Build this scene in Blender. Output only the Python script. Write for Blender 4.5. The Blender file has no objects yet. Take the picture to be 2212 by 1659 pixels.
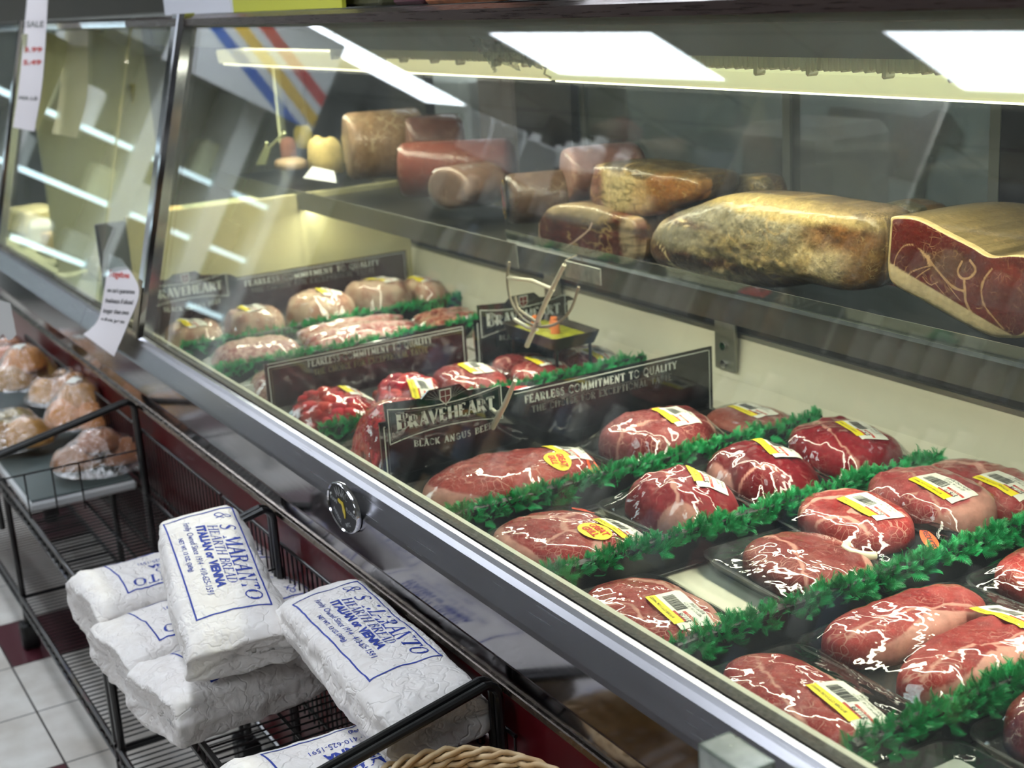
import bpy, math, random
import numpy as np
from mathutils import Vector, Matrix
from mathutils.bvhtree import BVHTree
PI = math.pi
random.seed(4); rng = np.random.default_rng(7)
COL = bpy.context.scene.collection

# ------------------------------------------------------------------ camera
W, H, F = 2212, 1659, 3000.0
CX, CY = W/2, H/2
_a = np.array([-730-CX, -(80-CY), -F]); _a /= np.linalg.norm(_a)
_b = np.array([6200-CX, -(-350-CY), -F]); _b -= _a*(_a@_b); _b /= np.linalg.norm(_b)
RC = np.stack([-_a, _b, np.cross(-_a, _b)], 1)      # world -> camera
CAM = np.array([0, 0, 1.66])
cam_data = bpy.data.cameras.new('camera'); cam = bpy.data.objects.new('camera', cam_data); COL.objects.link(cam)
cam_data.sensor_width = 36; cam_data.lens = F/W*36; cam_data.clip_start = 0.02
m4 = np.eye(4); m4[:3, :3] = RC.T; m4[:3, 3] = CAM
cam.matrix_world = Matrix(m4.tolist())
cam_data.dof.use_dof = True; cam_data.dof.focus_distance = 1.98; cam_data.dof.aperture_fstop = 5.2
sc = bpy.context.scene; sc.camera = cam
sc.view_settings.view_transform = 'Standard'; sc.view_settings.look = 'None'
sc.view_settings.gamma = 1; sc.view_settings.exposure = 0.35; sc.view_settings.use_curve_mapping = False
sc.cycles.max_bounces = 5; sc.cycles.diffuse_bounces = 2; sc.cycles.glossy_bounces = 3
sc.cycles.transmission_bounces = 5; sc.cycles.transparent_max_bounces = 14
sc.cycles.caustics_reflective = False; sc.cycles.caustics_refractive = False
sc.cycles.sample_clamp_indirect = 6; sc.cycles.light_sampling_threshold = .03; sc.cycles.use_adaptive_sampling = True; sc.cycles.adaptive_threshold = .10; sc.cycles.adaptive_min_samples = 16

def P(u, v, x=None, y=None, z=None):
    """world point on the plane x=, y= or z= seen at photo position (u, v)"""
    d = RC.T @ np.array([u-CX, -(v-CY), -F])
    for i, q in enumerate((x, y, z)):
        if q is not None:
            return CAM + d*((q-CAM[i])/d[i])

# ------------------------------------------------------------------ world and lights
world = bpy.data.worlds.new('world'); sc.world = world; world.use_nodes = True
world.node_tree.nodes['Background'].inputs[0].default_value = (.8, .85, .9, 1)
world.node_tree.nodes['Background'].inputs[1].default_value = 0.25
R90 = -math.pi/2
ROOM_E, CASE_W = 11.0, 6.0
CEIL = 3.0

def lin(c):
    return tuple(((v/255)/12.92 if v/255 <= .04045 else ((v/255+.055)/1.055)**2.4) for v in c)

# ------------------------------------------------------------------ materials
class NT:
    def __init__(s, name):
        s.m = bpy.data.materials.new(name); s.m.use_nodes = True; s.t = s.m.node_tree
        s.p = s.t.nodes['Principled BSDF']; s.out = s.t.nodes['Material Output']
    def n(s, typ, props=None, **ins):
        nd = s.t.nodes.new('ShaderNode'+typ)
        for k, v in (props or {}).items(): setattr(nd, k, v)
        for k, v in ins.items():
            k = k.replace('_', ' ')
            key = int(k[1:]) if k[0] == 'i' and k[1:].isdigit() else k
            s.set(nd.inputs[key], v)
        return nd
    def set(s, sock, v):
        if isinstance(v, bpy.types.NodeSocket): s.t.links.new(v, sock)
        elif isinstance(v, tuple) and sock.type == 'RGBA': sock.default_value = (*v[:3], 1)
        else: sock.default_value = v
    def P(s, **k):
        for a, v in k.items(): s.set(s.p.inputs[a.replace('_', ' ')], v)
    def obj(s): return s.n('TexCoord').outputs['Object']
    def noise(s, scale, detail=4, vec=None, dist=0, rough=.5):
        return s.n('TexNoise', None, Vector=vec or s.obj(), Scale=scale, Detail=detail, Distortion=dist, Roughness=rough).outputs[0]
    def ramp(s, f, stops):
        r = s.n('ValToRGB', None, Fac=f); e = r.color_ramp.elements
        while len(e) < len(stops): e.new(.5)
        for i, (p, c) in enumerate(stops):
            e[i].position = p; e[i].color = (*(c if isinstance(c, tuple) else (c, c, c)), 1)
        return r.outputs[0]
    def mix(s, f, a, b, mode='MIX'):
        m = s.n('Mix', {'data_type': 'RGBA', 'blend_type': mode})
        s.set(m.inputs[0], f); s.set(m.inputs[6], a); s.set(m.inputs[7], b)
        return m.outputs[2]
    def math(s, op, a, b=0.0):
        m = s.n('Math', {'operation': op}); s.set(m.inputs[0], a); s.set(m.inputs[1], b); return m.outputs[0]
    def bump(s, h, strength=.3, dist=.002, normal=None):
        b = s.n('Bump', None, Height=h, Strength=strength, Distance=dist)
        if normal is not None: s.set(b.inputs['Normal'], normal)
        s.set(s.p.inputs['Normal'], b.outputs[0]); return b.outputs[0]

MATS = {}
def plain(name, c, rough=.5, metal=0, coat=0, spec=.5, emit=0, bump=None, var=0, vscale=8):
    if name in MATS: return MATS[name]
    t = NT(name); c = lin(c)
    if var:
        n = t.noise(vscale, 5)
        base = t.mix(t.ramp(n, [(.3, 0.), (.7, 1.)]), tuple(x*(1-var) for x in c), tuple(min(1, x*(1+var)) for x in c))
    else: base = c
    t.P(Base_Color=base, Roughness=rough, Metallic=metal, Coat_Weight=coat, Specular_IOR_Level=spec)
    if emit: t.P(Emission_Color=c, Emission_Strength=emit)
    if bump: t.bump(t.noise(bump[0], 5), bump[1], bump[2])
    MATS[name] = t.m; return t.m

def steel(name, rough, c=(190, 190, 192), streak=(2, 60, 60), amp=.5, dirt=0.0):
    t = NT(name)
    mp = t.n('Mapping', None, Vector=t.obj()); mp.inputs['Scale'].default_value = streak
    n = t.noise(6, 6, mp.outputs[0])
    t.P(Base_Color=lin(c), Metallic=1.0, Roughness=t.n('MapRange', None, Value=n, To_Min=rough*(1-amp), To_Max=rough*(1+amp)).outputs[0])
    t.bump(n, .05, .0003)
    if dirt:
        d = t.ramp(t.noise(45, 8, rough=.7), [(.55, 0.), (.72, 1.)])
        t.P(Base_Color=t.mix(t.math('MULTIPLY', d, dirt), lin(c), lin((70, 62, 50))))
    return t.m

def thin_glass(name, tint=(235, 242, 238), rough=.0, haze=0.0, refl=1.0, bump=None, ior=1.5, bdet=6):
    t = NT(name); t.t.nodes.remove(t.p)
    tr = t.n('BsdfTransparent', None, Color=lin(tint))
    gl = t.n('BsdfGlossy', None, Roughness=rough, Color=(1., 1., 1.))
    bf = t.n('NewGeometry').outputs['Backfacing']
    fr = t.n('Fresnel', None, IOR=t.math('ADD', ior, t.math('MULTIPLY', bf, 1/ior-ior)))
    if bump:
        b = t.n('Bump', None, Height=t.noise(bump[0], bdet, dist=bump[3] if len(bump) > 3 else 0), Strength=bump[1], Distance=bump[2])
        t.set(gl.inputs['Normal'], b.outputs[0]); t.set(fr.inputs['Normal'], b.outputs[0])
    f = t.math('MULTIPLY', fr.outputs[0], refl)
    mx = t.n('MixShader', None, Fac=f); t.t.links.new(tr.outputs[0], mx.inputs[1]); t.t.links.new(gl.outputs[0], mx.inputs[2])
    o = mx.outputs[0]
    if haze:
        df = t.n('BsdfDiffuse', None, Color=lin((215, 220, 215)))
        m2 = t.n('MixShader', None, Fac=t.math('MULTIPLY', t.ramp(t.noise(7, 4, rough=.65), [(.35, .25), (.75, 1.)]), haze))
        t.t.links.new(o, m2.inputs[1]); t.t.links.new(df.outputs[0], m2.inputs[2]); o = m2.outputs[0]
    t.t.links.new(o, t.out.inputs[0]); return t.m

def meat(name, veins=.6, vscale=60, rough=.38, bumpd=.0015, fine=.35, fatc=(222, 165, 150)):
    t = NT(name)
    at = t.n('VertexColor', {'layer_name': 'Col'}).outputs[0]
    v = t.obj()
    wv = t.n('VectorMath', {'operation': 'SCALE'}, i0=t.n('TexNoise', None, Vector=v, Scale=30.0, Detail=1.0).outputs[1]); wv.inputs[3].default_value = .03
    vv = t.n('VectorMath', {'operation': 'ADD'}, i0=v, i1=wv.outputs[0]).outputs[0]
    vo = t.n('TexVoronoi', {'feature': 'DISTANCE_TO_EDGE'}, Vector=vv, Scale=float(vscale)).outputs[0]
    line = t.ramp(vo, [(.0, 1.), (.05, 0.)])
    mask = t.ramp(t.noise(vscale*.35, 2), [(.48, 0.), (.62, 1.)])
    fac = t.math('MULTIPLY', t.math('MULTIPLY', line, mask), veins)
    speck = t.ramp(t.noise(vscale*7, 1), [(.60, 0.), (.72, 1.)])
    fac = t.math('MAXIMUM', fac, t.math('MULTIPLY', speck, veins*.45))
    var = t.mix(fine, at, t.mix(1.0, at, t.ramp(t.noise(vscale*1.1, 3, rough=.7), [(.25, .35), (.75, 1.6)]), 'MULTIPLY'))
    t.P(Base_Color=t.mix(fac, var, lin(fatc)), Roughness=rough, Specular_IOR_Level=.15)
    t.bump(t.noise(vscale*1.6, 3, rough=.6), .5, bumpd)
    return t.m

# ------------------------------------------------------------------ mesh helpers
def link(name, me, mats, parent=None, loc=None, rot=None, smooth=False):
    o = bpy.data.objects.new(name, me); COL.objects.link(o)
    for m in (mats if isinstance(mats, (list, tuple)) else [mats]): me.materials.append(m)
    if parent is not None: o.parent = parent
    if loc is not None: o.location = loc
    if rot is not None: o.rotation_euler = rot
    if smooth and len(me.polygons): me.polygons.foreach_set('use_smooth', [True]*len(me.polygons))
    return o

class MB:
    """collects geometry, builds ONE mesh object"""
    def __init__(s): s.v = []; s.f = []; s.mi = []; s.c = []; s.n = 0; s.hascol = False
    def add(s, vs, fs, mi=0, col=None):
        vs = [tuple(map(float, p)) for p in vs]
        s.v += vs; s.f += [tuple(i+s.n for i in f) for f in fs]; s.mi += [mi]*len(fs); s.n += len(vs)
        if col is not None: s.hascol = True; s.c += [tuple(q) for q in col]
        else: s.c += [(1, 1, 1)]*len(vs)
        return s
    def box(s, lo, hi, mi=0, bev=0.0):
        (x0, y0, z0), (x1, y1, z1) = lo, hi
        if x0 > x1: x0, x1 = x1, x0
        if y0 > y1: y0, y1 = y1, y0
        if z0 > z1: z0, z1 = z1, z0
        b = min(bev, (x1-x0)*.45, (y1-y0)*.45, (z1-z0)*.45)
        if b <= 0:
            v = [(x, y, z) for z in (z0, z1) for y in (y0, y1) for x in (x0, x1)]
            return s.add(v, [(0, 2, 3, 1), (4, 5, 7, 6), (0, 1, 5, 4), (2, 6, 7, 3), (0, 4, 6, 2), (1, 3, 7, 5)], mi)
        v = []; idx = {}
        for sx in (0, 1):
            for sy in (0, 1):
                for sz in (0, 1):
                    c = [(x0, x1)[sx], (y0, y1)[sy], (z0, z1)[sz]]; d = [b if q == 0 else -b for q in (sx, sy, sz)]
                    for ax in range(3):
                        p = [c[k]+(0 if k == ax else d[k]) for k in range(3)]
                        idx[(sx, sy, sz, ax)] = len(v); v.append(p)
        f = []
        def q(*k): f.append([idx[i] for i in k])
        for sgn in (0, 1):
            q((sgn, 0, 0, 0), (sgn, 1, 0, 0), (sgn, 1, 1, 0), (sgn, 0, 1, 0))
            q((0, sgn, 0, 1), (1, sgn, 0, 1), (1, sgn, 1, 1), (0, sgn, 1, 1))
            q((0, 0, sgn, 2), (1, 0, sgn, 2), (1, 1, sgn, 2), (0, 1, sgn, 2))
        for a in (0, 1):
            for c2 in (0, 1):
                q((a, c2, 0, 0), (a, c2, 1, 0), (a, c2, 1, 1), (a, c2, 0, 1))
                q((a, 0, c2, 0), (a, 1, c2, 0), (a, 1, c2, 2), (a, 0, c2, 2))
                q((0, a, c2, 1), (1, a, c2, 1), (1, a, c2, 2), (0, a, c2, 2))
                for e in (0, 1): q((a, c2, e, 0), (a, c2, e, 1), (a, c2, e, 2))
        return s.add(v, f, mi)
    def tube(s, pts, r=.003, k=8, mi=0, closed=False, caps=True):
        pts = [Vector(p) for p in pts]; n = len(pts); rr = r if isinstance(r, (list, tuple)) else [r]*n
        vs = []; up = None
        for i, p in enumerate(pts):
            t = ((pts[(i+1) % n]-pts[i-1]) if closed else (pts[min(i+1, n-1)]-pts[max(i-1, 0)])).normalized()
            if up is None: up = t.orthogonal().normalized()
            up = (up-t*up.dot(t)); up = up.normalized() if up.length > 1e-6 else t.orthogonal().normalized()
            w = t.cross(up)
            for j in range(k):
                a = 2*PI*j/k; vs.append(p+(up*math.cos(a)+w*math.sin(a))*rr[i])
        fs = [(i*k+j, i*k+(j+1) % k, ((i+1) % n)*k+(j+1) % k, ((i+1) % n)*k+j) for i in range(n if closed else n-1) for j in range(k)]
        if caps and not closed: fs += [tuple(range(k-1, -1, -1)), tuple((n-1)*k+j for j in range(k))]
        return s.add(vs, fs, mi)
    def loft(s, rings, mi=0, cap0=True, cap1=True, col=None):
        k = len(rings[0]); vs = [p for r in rings for p in r]; n = len(rings)
        fs = [(i*k+j, i*k+(j+1) % k, (i+1)*k+(j+1) % k, (i+1)*k+j) for i in range(n-1) for j in range(k)]
        if cap0: fs.append(tuple(range(k-1, -1, -1)))
        if cap1: fs.append(tuple((n-1)*k+j for j in range(k)))
        return s.add(vs, fs, mi, col)
    def prof_x(s, yz, x0, x1, mi=0):      # closed profile in the y,z plane swept along x
        return s.loft([[(x0, y, z) for y, z in yz], [(x1, y, z) for y, z in yz]], mi)
    def grid(s, g, mi=0, col=None):
        a, b = g.shape[:2]
        return s.add(g.reshape(-1, 3), [(i*b+j, i*b+j+1, (i+1)*b+j+1, (i+1)*b+j) for i in range(a-1) for j in range(b-1)], mi, col)
    def build(s, name, mats, parent=None, loc=None, rot=None, smooth=False):
        me = bpy.data.meshes.new(name); me.from_pydata(s.v, [], s.f); 
        me.polygons.foreach_set('material_index', s.mi)
        if s.hascol:
            a = me.color_attributes.new('Col', 'FLOAT_COLOR', 'POINT')
            a.data.foreach_set('color', np.hstack([np.array(s.c, dtype=np.float32), np.ones((len(s.c), 1), np.float32)]).ravel())
        me.update()
        return link(name, me, mats, parent, loc, rot, smooth)

def fixn(o):
    import bmesh
    b = bmesh.new(); b.from_mesh(o.data); bmesh.ops.recalc_face_normals(b, faces=b.faces); b.to_mesh(o.data); b.free(); return o

def thing(name, label, cat, loc=(0, 0, 0), rot=(0, 0, 0), group=None):
    o = bpy.data.objects.new(name, None); COL.objects.link(o); o.empty_display_size = .05
    o.location = loc; o.rotation_euler = rot; return tag(o, label, cat, group)
def tag(o, label, cat, group=None):
    o['label'] = label; o['category'] = cat
    if group: o['group'] = group
    return o
def struct(o): o['kind'] = 'structure'; return o

def rrect(hx, hy, r, z, k=6, cx=0, cy=0):
    r = min(r, hx, hy); o = []
    for qx, qy, a0 in ((1, 1, 0), (-1, 1, 90), (-1, -1, 180), (1, -1, 270)):
        for i in range(k+1):
            a = math.radians(a0+90*i/k); o.append((cx+qx*(hx-r)+r*math.cos(a), cy+qy*(hy-r)+r*math.sin(a), z))
    return o

# vectorised value noise
def _h(i, j, k, s):
    n = (i*374761393+j*668265263+k*2147483647+s*1274126177) & 0xffffffff
    n = ((n ^ (n >> 13))*1274126177) & 0xffffffff
    return ((n ^ (n >> 16)) & 0xffff)/65535.0
def nz(p, scale=1.0, seed=0, oct=1):
    p = np.asarray(p, float); out = 0; amp = 1; tot = 0
    if p.shape[-1] == 2: p = np.concatenate([p, np.zeros(p.shape[:-1]+(1,))], -1)
    for o in range(oct):
        q = p*scale*(2**o)+100.5+o*17; i = np.floor(q).astype(np.int64); f = q-i; f = f*f*(3-2*f); r = 0
        for a in (0, 1):
            for b in (0, 1):
                for c in (0, 1):
                    w = (f[..., 0] if a else 1-f[..., 0])*(f[..., 1] if b else 1-f[..., 1])*(f[..., 2] if c else 1-f[..., 2])
                    r = r+w*_h(i[..., 0]+a, i[..., 1]+b, i[..., 2]+c, seed+o*31)
        out = out+amp*(r*2-1); tot += amp; amp *= .5
    return out/tot

def polydist(p, line):
    """distance of points p (n,2) to a polyline"""
    d = np.full(len(p), 9.)
    for a, b in zip(line[:-1], line[1:]):
        a = np.array(a, float); b = np.array(b, float); ab = b-a
        t = np.clip(((p-a)@ab)/max(ab@ab, 1e-12), 0, 1)
        d = np.minimum(d, np.linalg.norm(p-(a+t[:, None]*ab), axis=1))
    return d
def smooth01(x): x = np.clip(x, 0, 1); return x*x*(3-2*x)
def catmull(pts, n=8):
    p = np.array([pts[0]]+list(pts)+[pts[-1]], float); o = []
    for i in range(1, len(p)-2):
        for t in np.linspace(0, 1, n, endpoint=False):
            o.append(.5*((2*p[i])+(-p[i-1]+p[i+1])*t+(2*p[i-1]-5*p[i]+4*p[i+1]-p[i+2])*t*t+(-p[i-1]+3*p[i]-3*p[i+1]+p[i+2])*t**3))
    o.append(p[-2]); return np.array(o)

# ------------------------------------------------------------------ lettering
def text_geo(body, size=1.0, shear=0.0, bold=0.0, align='CENTER', sx=1.0, res=3):
    c = bpy.data.curves.new('t', 'FONT'); c.body = body; c.size = size; c.shear = shear; c.offset = bold; c.align_x = align; c.align_y = 'CENTER'; c.resolution_u = res
    o = bpy.data.objects.new('t', c); COL.objects.link(o)
    dg = bpy.context.evaluated_depsgraph_get(); me = o.evaluated_get(dg).to_mesh()
    vs = [(v.co.x*sx, v.co.y) for v in me.vertices]; fs = [tuple(p.vertices) for p in me.polygons]
    o.evaluated_get(dg).to_mesh_clear(); bpy.data.objects.remove(o); bpy.data.curves.remove(c)
    return vs, fs
def arc(cx, cy, rx, ry, a0, a1, n=9):
    return [(cx+rx*math.cos(math.radians(a0+(a1-a0)*i/(n-1))), cy+ry*math.sin(math.radians(a0+(a1-a0)*i/(n-1)))) for i in range(n)]
# serif capitals: (width, [(stroke points, heavy?)], [(serif x, y)])
GL = {
 'A': (.80, [([(.1, 0), (.4, 1)], 0), ([(.4, 1), (.7, 0)], 1), ([(.2, .36), (.6, .36)], 0)], [(.1, 0), (.7, 0)]),
 'B': (.70, [([(.16, 0), (.16, 1)], 1), ([(.16, .95), (.35, .95)]+arc(.38, .75, .2, .2, 90, -90)+[(.16, .55)], 0), ([(.16, .52), (.38, .52)]+arc(.4, .285, .24, .235, 90, -90)+[(.16, .05)], 0), ([(.57, .85), (.57, .66)], 1), ([(.63, .4), (.63, .18)], 1)], [(.12, 0), (.12, 1)]),
 'C': (.78, [(arc(.42, .5, .34, .46, 45, 315, 16), 0), (arc(.42, .5, .31, .4, 140, 220, 7), 1)], [(.66, .8)]),
 'D': (.80, [([(.16, 0), (.16, 1)], 1), ([(.16, .95), (.35, .95)]+arc(.38, .5, .32, .45, 90, -90, 12)+[(.16, .05)], 0), ([(.69, .68), (.69, .32)], 1)], [(.12, 0), (.12, 1)]),
 'E': (.64, [([(.16, 0), (.16, 1)], 1), ([(.16, .96), (.56, .96), (.56, .82)], 0), ([(.16, .52), (.46, .52)], 0), ([(.16, .04), (.58, .04), (.58, .2)], 0)], [(.12, 0), (.12, 1)]),
 'F': (.60, [([(.16, 0), (.16, 1)], 1), ([(.16, .96), (.56, .96), (.56, .82)], 0), ([(.16, .52), (.44, .52)], 0)], [(.16, 0), (.12, 1)]),
 'G': (.84, [(arc(.42, .5, .34, .46, 45, 330, 16), 0), (arc(.42, .5, .31, .4, 140, 220, 7), 1), ([(.68, .44), (.68, .1)], 1)], [(.66, .46)]),
 'H': (.86, [([(.16, 0), (.16, 1)], 1), ([(.7, 0), (.7, 1)], 1), ([(.16, .52), (.7, .52)], 0)], [(.16, 0), (.16, 1), (.7, 0), (.7, 1)]),
 'I': (.36, [([(.18, 0), (.18, 1)], 1)], [(.18, 0), (.18, 1)]),
 'K': (.78, [([(.16, 0), (.16, 1)], 1), ([(.2, .42), (.62, 1)], 0), ([(.32, .56), (.68, 0)], 1)], [(.16, 0), (.16, 1), (.62, 1), (.68, 0)]),
 'L': (.62, [([(.16, 0), (.16, 1)], 1), ([(.16, .04), (.56, .04), (.56, .2)], 0)], [(.16, 0), (.16, 1)]),
 'M': (1.0, [([(.14, 0), (.18, 1)], 0), ([(.18, 1), (.5, .1)], 1), ([(.5, .1), (.82, 1)], 0), ([(.82, 1), (.86, 0)], 1)], [(.14, 0), (.86, 0)]),
 'N': (.88, [([(.15, 0), (.15, 1)], 0), ([(.15, 1), (.72, 0)], 1), ([(.72, 0), (.72, 1)], 0)], [(.15, 0), (.15, 1), (.72, 1)]),
 'O': (.88, [(arc(.44, .5, .35, .46, 0, 360, 22), 0), (arc(.44, .5, .33, .4, 145, 215, 7), 1), (arc(.44, .5, .33, .4, -35, 35, 7), 1)], []),
 'P': (.66, [([(.16, 0), (.16, 1)], 1), ([(.16, .95), (.35, .95)]+arc(.38, .71, .22, .24, 90, -90)+[(.16, .47)], 0), ([(.59, .82), (.59, .6)], 1)], [(.16, 0), (.12, 1)]),
 'Q': (.88, [(arc(.44, .5, .35, .46, 0, 360, 22), 0), (arc(.44, .5, .33, .4, 145, 215, 7), 1), (arc(.44, .5, .33, .4, -35, 35, 7), 1), ([(.42, .2), (.76, -.14)], 1)], []),
 'R': (.76, [([(.16, 0), (.16, 1)], 1), ([(.16, .95), (.35, .95)]+arc(.38, .73, .2, .22, 90, -90)+[(.16, .51)], 0), ([(.57, .82), (.57, .62)], 1), ([(.36, .5), (.68, 0)], 1)], [(.16, 0), (.12, 1), (.68, 0)]),
 'S': (.62, [(arc(.32, .73, .2, .22, 30, 250, 12)+arc(.3, .27, .22, .22, 70, -150, 12), 0), ([(.2, .64), (.44, .4)], 1)], []),
 'T': (.70, [([(.35, 0), (.35, 1)], 1), ([(.05, .82), (.05, .96), (.65, .96), (.65, .82)], 0)], [(.35, 0)]),
 'U': (.84, [([(.16, 1), (.16, .34)]+arc(.42, .32, .26, .28, 180, 360, 10)+[(.68, 1)], 0), ([(.16, 1), (.16, .3)], 1)], [(.16, 1), (.68, 1)]),
 'V': (.78, [([(.08, 1), (.4, 0)], 1), ([(.4, 0), (.7, 1)], 0)], [(.08, 1), (.7, 1)]),
 'X': (.78, [([(.1, 1), (.68, 0)], 1), ([(.1, 0), (.66, 1)], 0)], [(.1, 1), (.68, 0), (.1, 0), (.66, 1)]),
 'Y': (.74, [([(.06, 1), (.37, .48)], 1), ([(.37, .48), (.37, 0)], 1), ([(.37, .48), (.66, 1)], 0)], [(.06, 1), (.66, 1), (.37, 0)]),
 '&': (.90, [(arc(.42, .76, .16, .2, -60, 240, 12)+[(.78, 0)], 0), ([(.36, .6)]+arc(.32, .26, .24, .26, 120, 330, 10)+[(.74, .5)], 0)], []),
 '.': (.30, [([(.14, 0), (.14, .12)], 1)], []), ' ': (.45, [], []), "'": (.25, [([(.12, .8), (.12, 1)], 1)], []),
}
def serif_geo(body, size=1.0, big=1.0, heavy=.15, light=.055, track=.06, slant=0.0, sx=1.0, first_big=True):
    """capitals with serifs, as flat strips; big enlarges the first letter of each word"""
    vs = []; fs = []; x = 0; prev = ' '
    def strip(pts, w):
        p = np.array(pts, float)
        for a, b in zip(p[:-1], p[1:]):
            d = b-a; L = np.hypot(*d)
            if L < 1e-6: continue
            n = np.array([-d[1], d[0]])/L*w/2; e = d/L*w*.12
            k = len(vs); vs.extend([a-n-e, b-n+e, b+n+e, a+n-e]); fs.append((k, k+1, k+2, k+3))
    for ch in body:
        w, st, se = GL.get(ch, GL[' ']); s = size*(big if (prev == ' ' and big != 1) else 1)
        for pts, hv in st: strip([((x+q[0]*s*sx), q[1]*s) for q in pts], (heavy if hv else light)*s)
        for q in se: strip([(x+(q[0]-.13)*s*sx, min(max(q[1], .022), .978)*s), (x+(q[0]+.13)*s*sx, min(max(q[1], .022), .978)*s)], light*.9*s)
        x += (w+track)*s*sx; prev = ch
    vs = [(v[0]-x/2+slant*v[1], v[1]-size/2) for v in vs]
    return vs, fs
def subdiv_strip(pts, w, step=.004, closed=False):
    """flat ribbon along a polyline, cut finely so that it can be draped"""
    p = [np.array(q, float) for q in pts]
    if closed: p.append(p[0])
    vs = []; fs = []
    for a, b in zip(p[:-1], p[1:]):
        L = np.hypot(*(b-a)); n = max(1, int(L/step)); d = (b-a)/max(L, 1e-9); m = np.array([-d[1], d[0]])*w/2
        a2 = a-d*w/2; b2 = b+d*w/2; k = len(vs)
        for i in range(n+1):
            q = a2+(b2-a2)*i/n; vs += [q-m, q+m]
        fs += [(k+2*i, k+2*i+2, k+2*i+3, k+2*i+1) for i in range(n)]
    return vs, fs
def quad_grid(x0, y0, x1, y1, nx, ny):
    return [(x0+(x1-x0)*i/nx, y0+(y1-y0)*j/ny) for j in range(ny+1) for i in range(nx+1)], \
           [(j*(nx+1)+i, j*(nx+1)+i+1, (j+1)*(nx+1)+i+1, (j+1)*(nx+1)+i) for j in range(ny) for i in range(nx)]
def xf(vs, rot=0, dx=0, dy=0):
    c, s = math.cos(rot), math.sin(rot); return [(c*x-s*y+dx, s*x+c*y+dy) for x, y in vs]
def bvh_of(*objs):
    vs = []; fs = []
    for o in objs:
        k = len(vs); vs += [o.matrix_basis @ v.co if o.parent else v.co for v in o.data.vertices]; fs += [tuple(i+k for i in p.vertices) for p in o.data.polygons]
    return BVHTree.FromPolygons(vs, fs)
def drape(vs, bvh, lift=.0006, ztop=1.0, zmiss=None):
    o = []
    last = zmiss
    for x, y in vs:
        h = bvh.ray_cast(Vector((x, y, ztop)), Vector((0, 0, -1)))
        if h[0] is not None: last = h[0].z; o.append((x, y, h[0].z+lift))
        else: o.append((x, y, (last if last is not None else 0)+lift))
    return o

# ------------------------------------------------------------------ material library
STEEL = steel('brushed_steel', .26, (186, 186, 192), streak=(1, 40, 40), amp=.15)
MIRROR = steel('polished_steel', .11, (150, 148, 152), streak=(.6, 30, 30), amp=.4)
TRIM = steel('worn_trim', .25, (150, 140, 130), streak=(8, 40, 40), dirt=.5)
CHROME = steel('chrome', .1, (205, 205, 210), amp=.2)
DULL = steel('galvanised_steel', .42, (150, 150, 142))
BLACK = plain('black_plastic', (16, 17, 18), .35)
GLOSSBLACK = plain('gloss_black', (10, 11, 13), .14, coat=.6)
BLKMETAL = plain('black_coated_wire', (14, 14, 15), .3, coat=.4)
GRIME = plain('gasket_grime', (62, 58, 50), .7, var=.6, vscale=160, bump=(140, .8, .002))
CREAM = plain('cream_liner', (212, 208, 186), .45, var=.05, vscale=3)
CREAMLAMP = plain('lamp_cover_cream', (232, 228, 190), .4)
MAROON = plain('maroon_panel', (104, 20, 28), .3, coat=.25, var=.12, vscale=3)
GREYPAN = plain('canopy_grey', (176, 182, 178), .5)
GREYDK = plain('canopy_dark_grey', (128, 130, 124), .45)
DARK = plain('dark_interior', (14, 14, 13), .4)
WHITE = plain('white_plastic', (225, 226, 224), .45)
PAPERWHITE = plain('receipt_paper', (222, 216, 218), .7)
RED = plain('label_red', (196, 62, 52), .6); YEL = plain('label_yellow', (248, 226, 30), .55)
LBLW = plain('label_white', (238, 236, 222), .5); INK = plain('label_ink', (42, 42, 44), .7)
ORANGE = plain('sticker_orange', (250, 84, 34), .55); REDINK = plain('sticker_red', (206, 40, 24), .6)
SILVER = plain('sign_silver', (198, 204, 196), .5); GOLDLINE = plain('sign_gold_line', (120, 116, 84), .5)
SIGNGREY = plain('sign_grey_ink', (104, 104, 100), .5)
BLUEINK = plain('blue_ink', (38, 62, 160), .55)
WOODW = plain('white_board', (214, 214, 212), .5)
CASEGLASS = thin_glass('case_glass', (243, 248, 245), 0.0, haze=.05, refl=1.2)
DOORGLASS = thin_glass('door_glass', (205, 210, 208), 0.02, haze=.10, refl=1.2)
EDGEGLASS = thin_glass('acrylic_lip', (225, 232, 226), .03, haze=.10, refl=1.6)
FILM = thin_glass('cling_film', (246, 247, 246), .02, refl=1.0, bump=(15, .55, .0060, .6), bdet=3)
FILMC = thin_glass('crumpled_film', (240, 242, 240), .10, haze=.5, refl=2.4, bump=(70, 1.0, .006, 1.2))
FILMV = thin_glass('vacuum_film', (244, 243, 238), .12, refl=.35, bump=(90, .7, .002, .5))
CLEARTRAY = thin_glass('tray_side', (150, 155, 150), .1, haze=.15, refl=1.3)

PALE = plain('pale_cream_panel', (206, 208, 172), .5)
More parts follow.
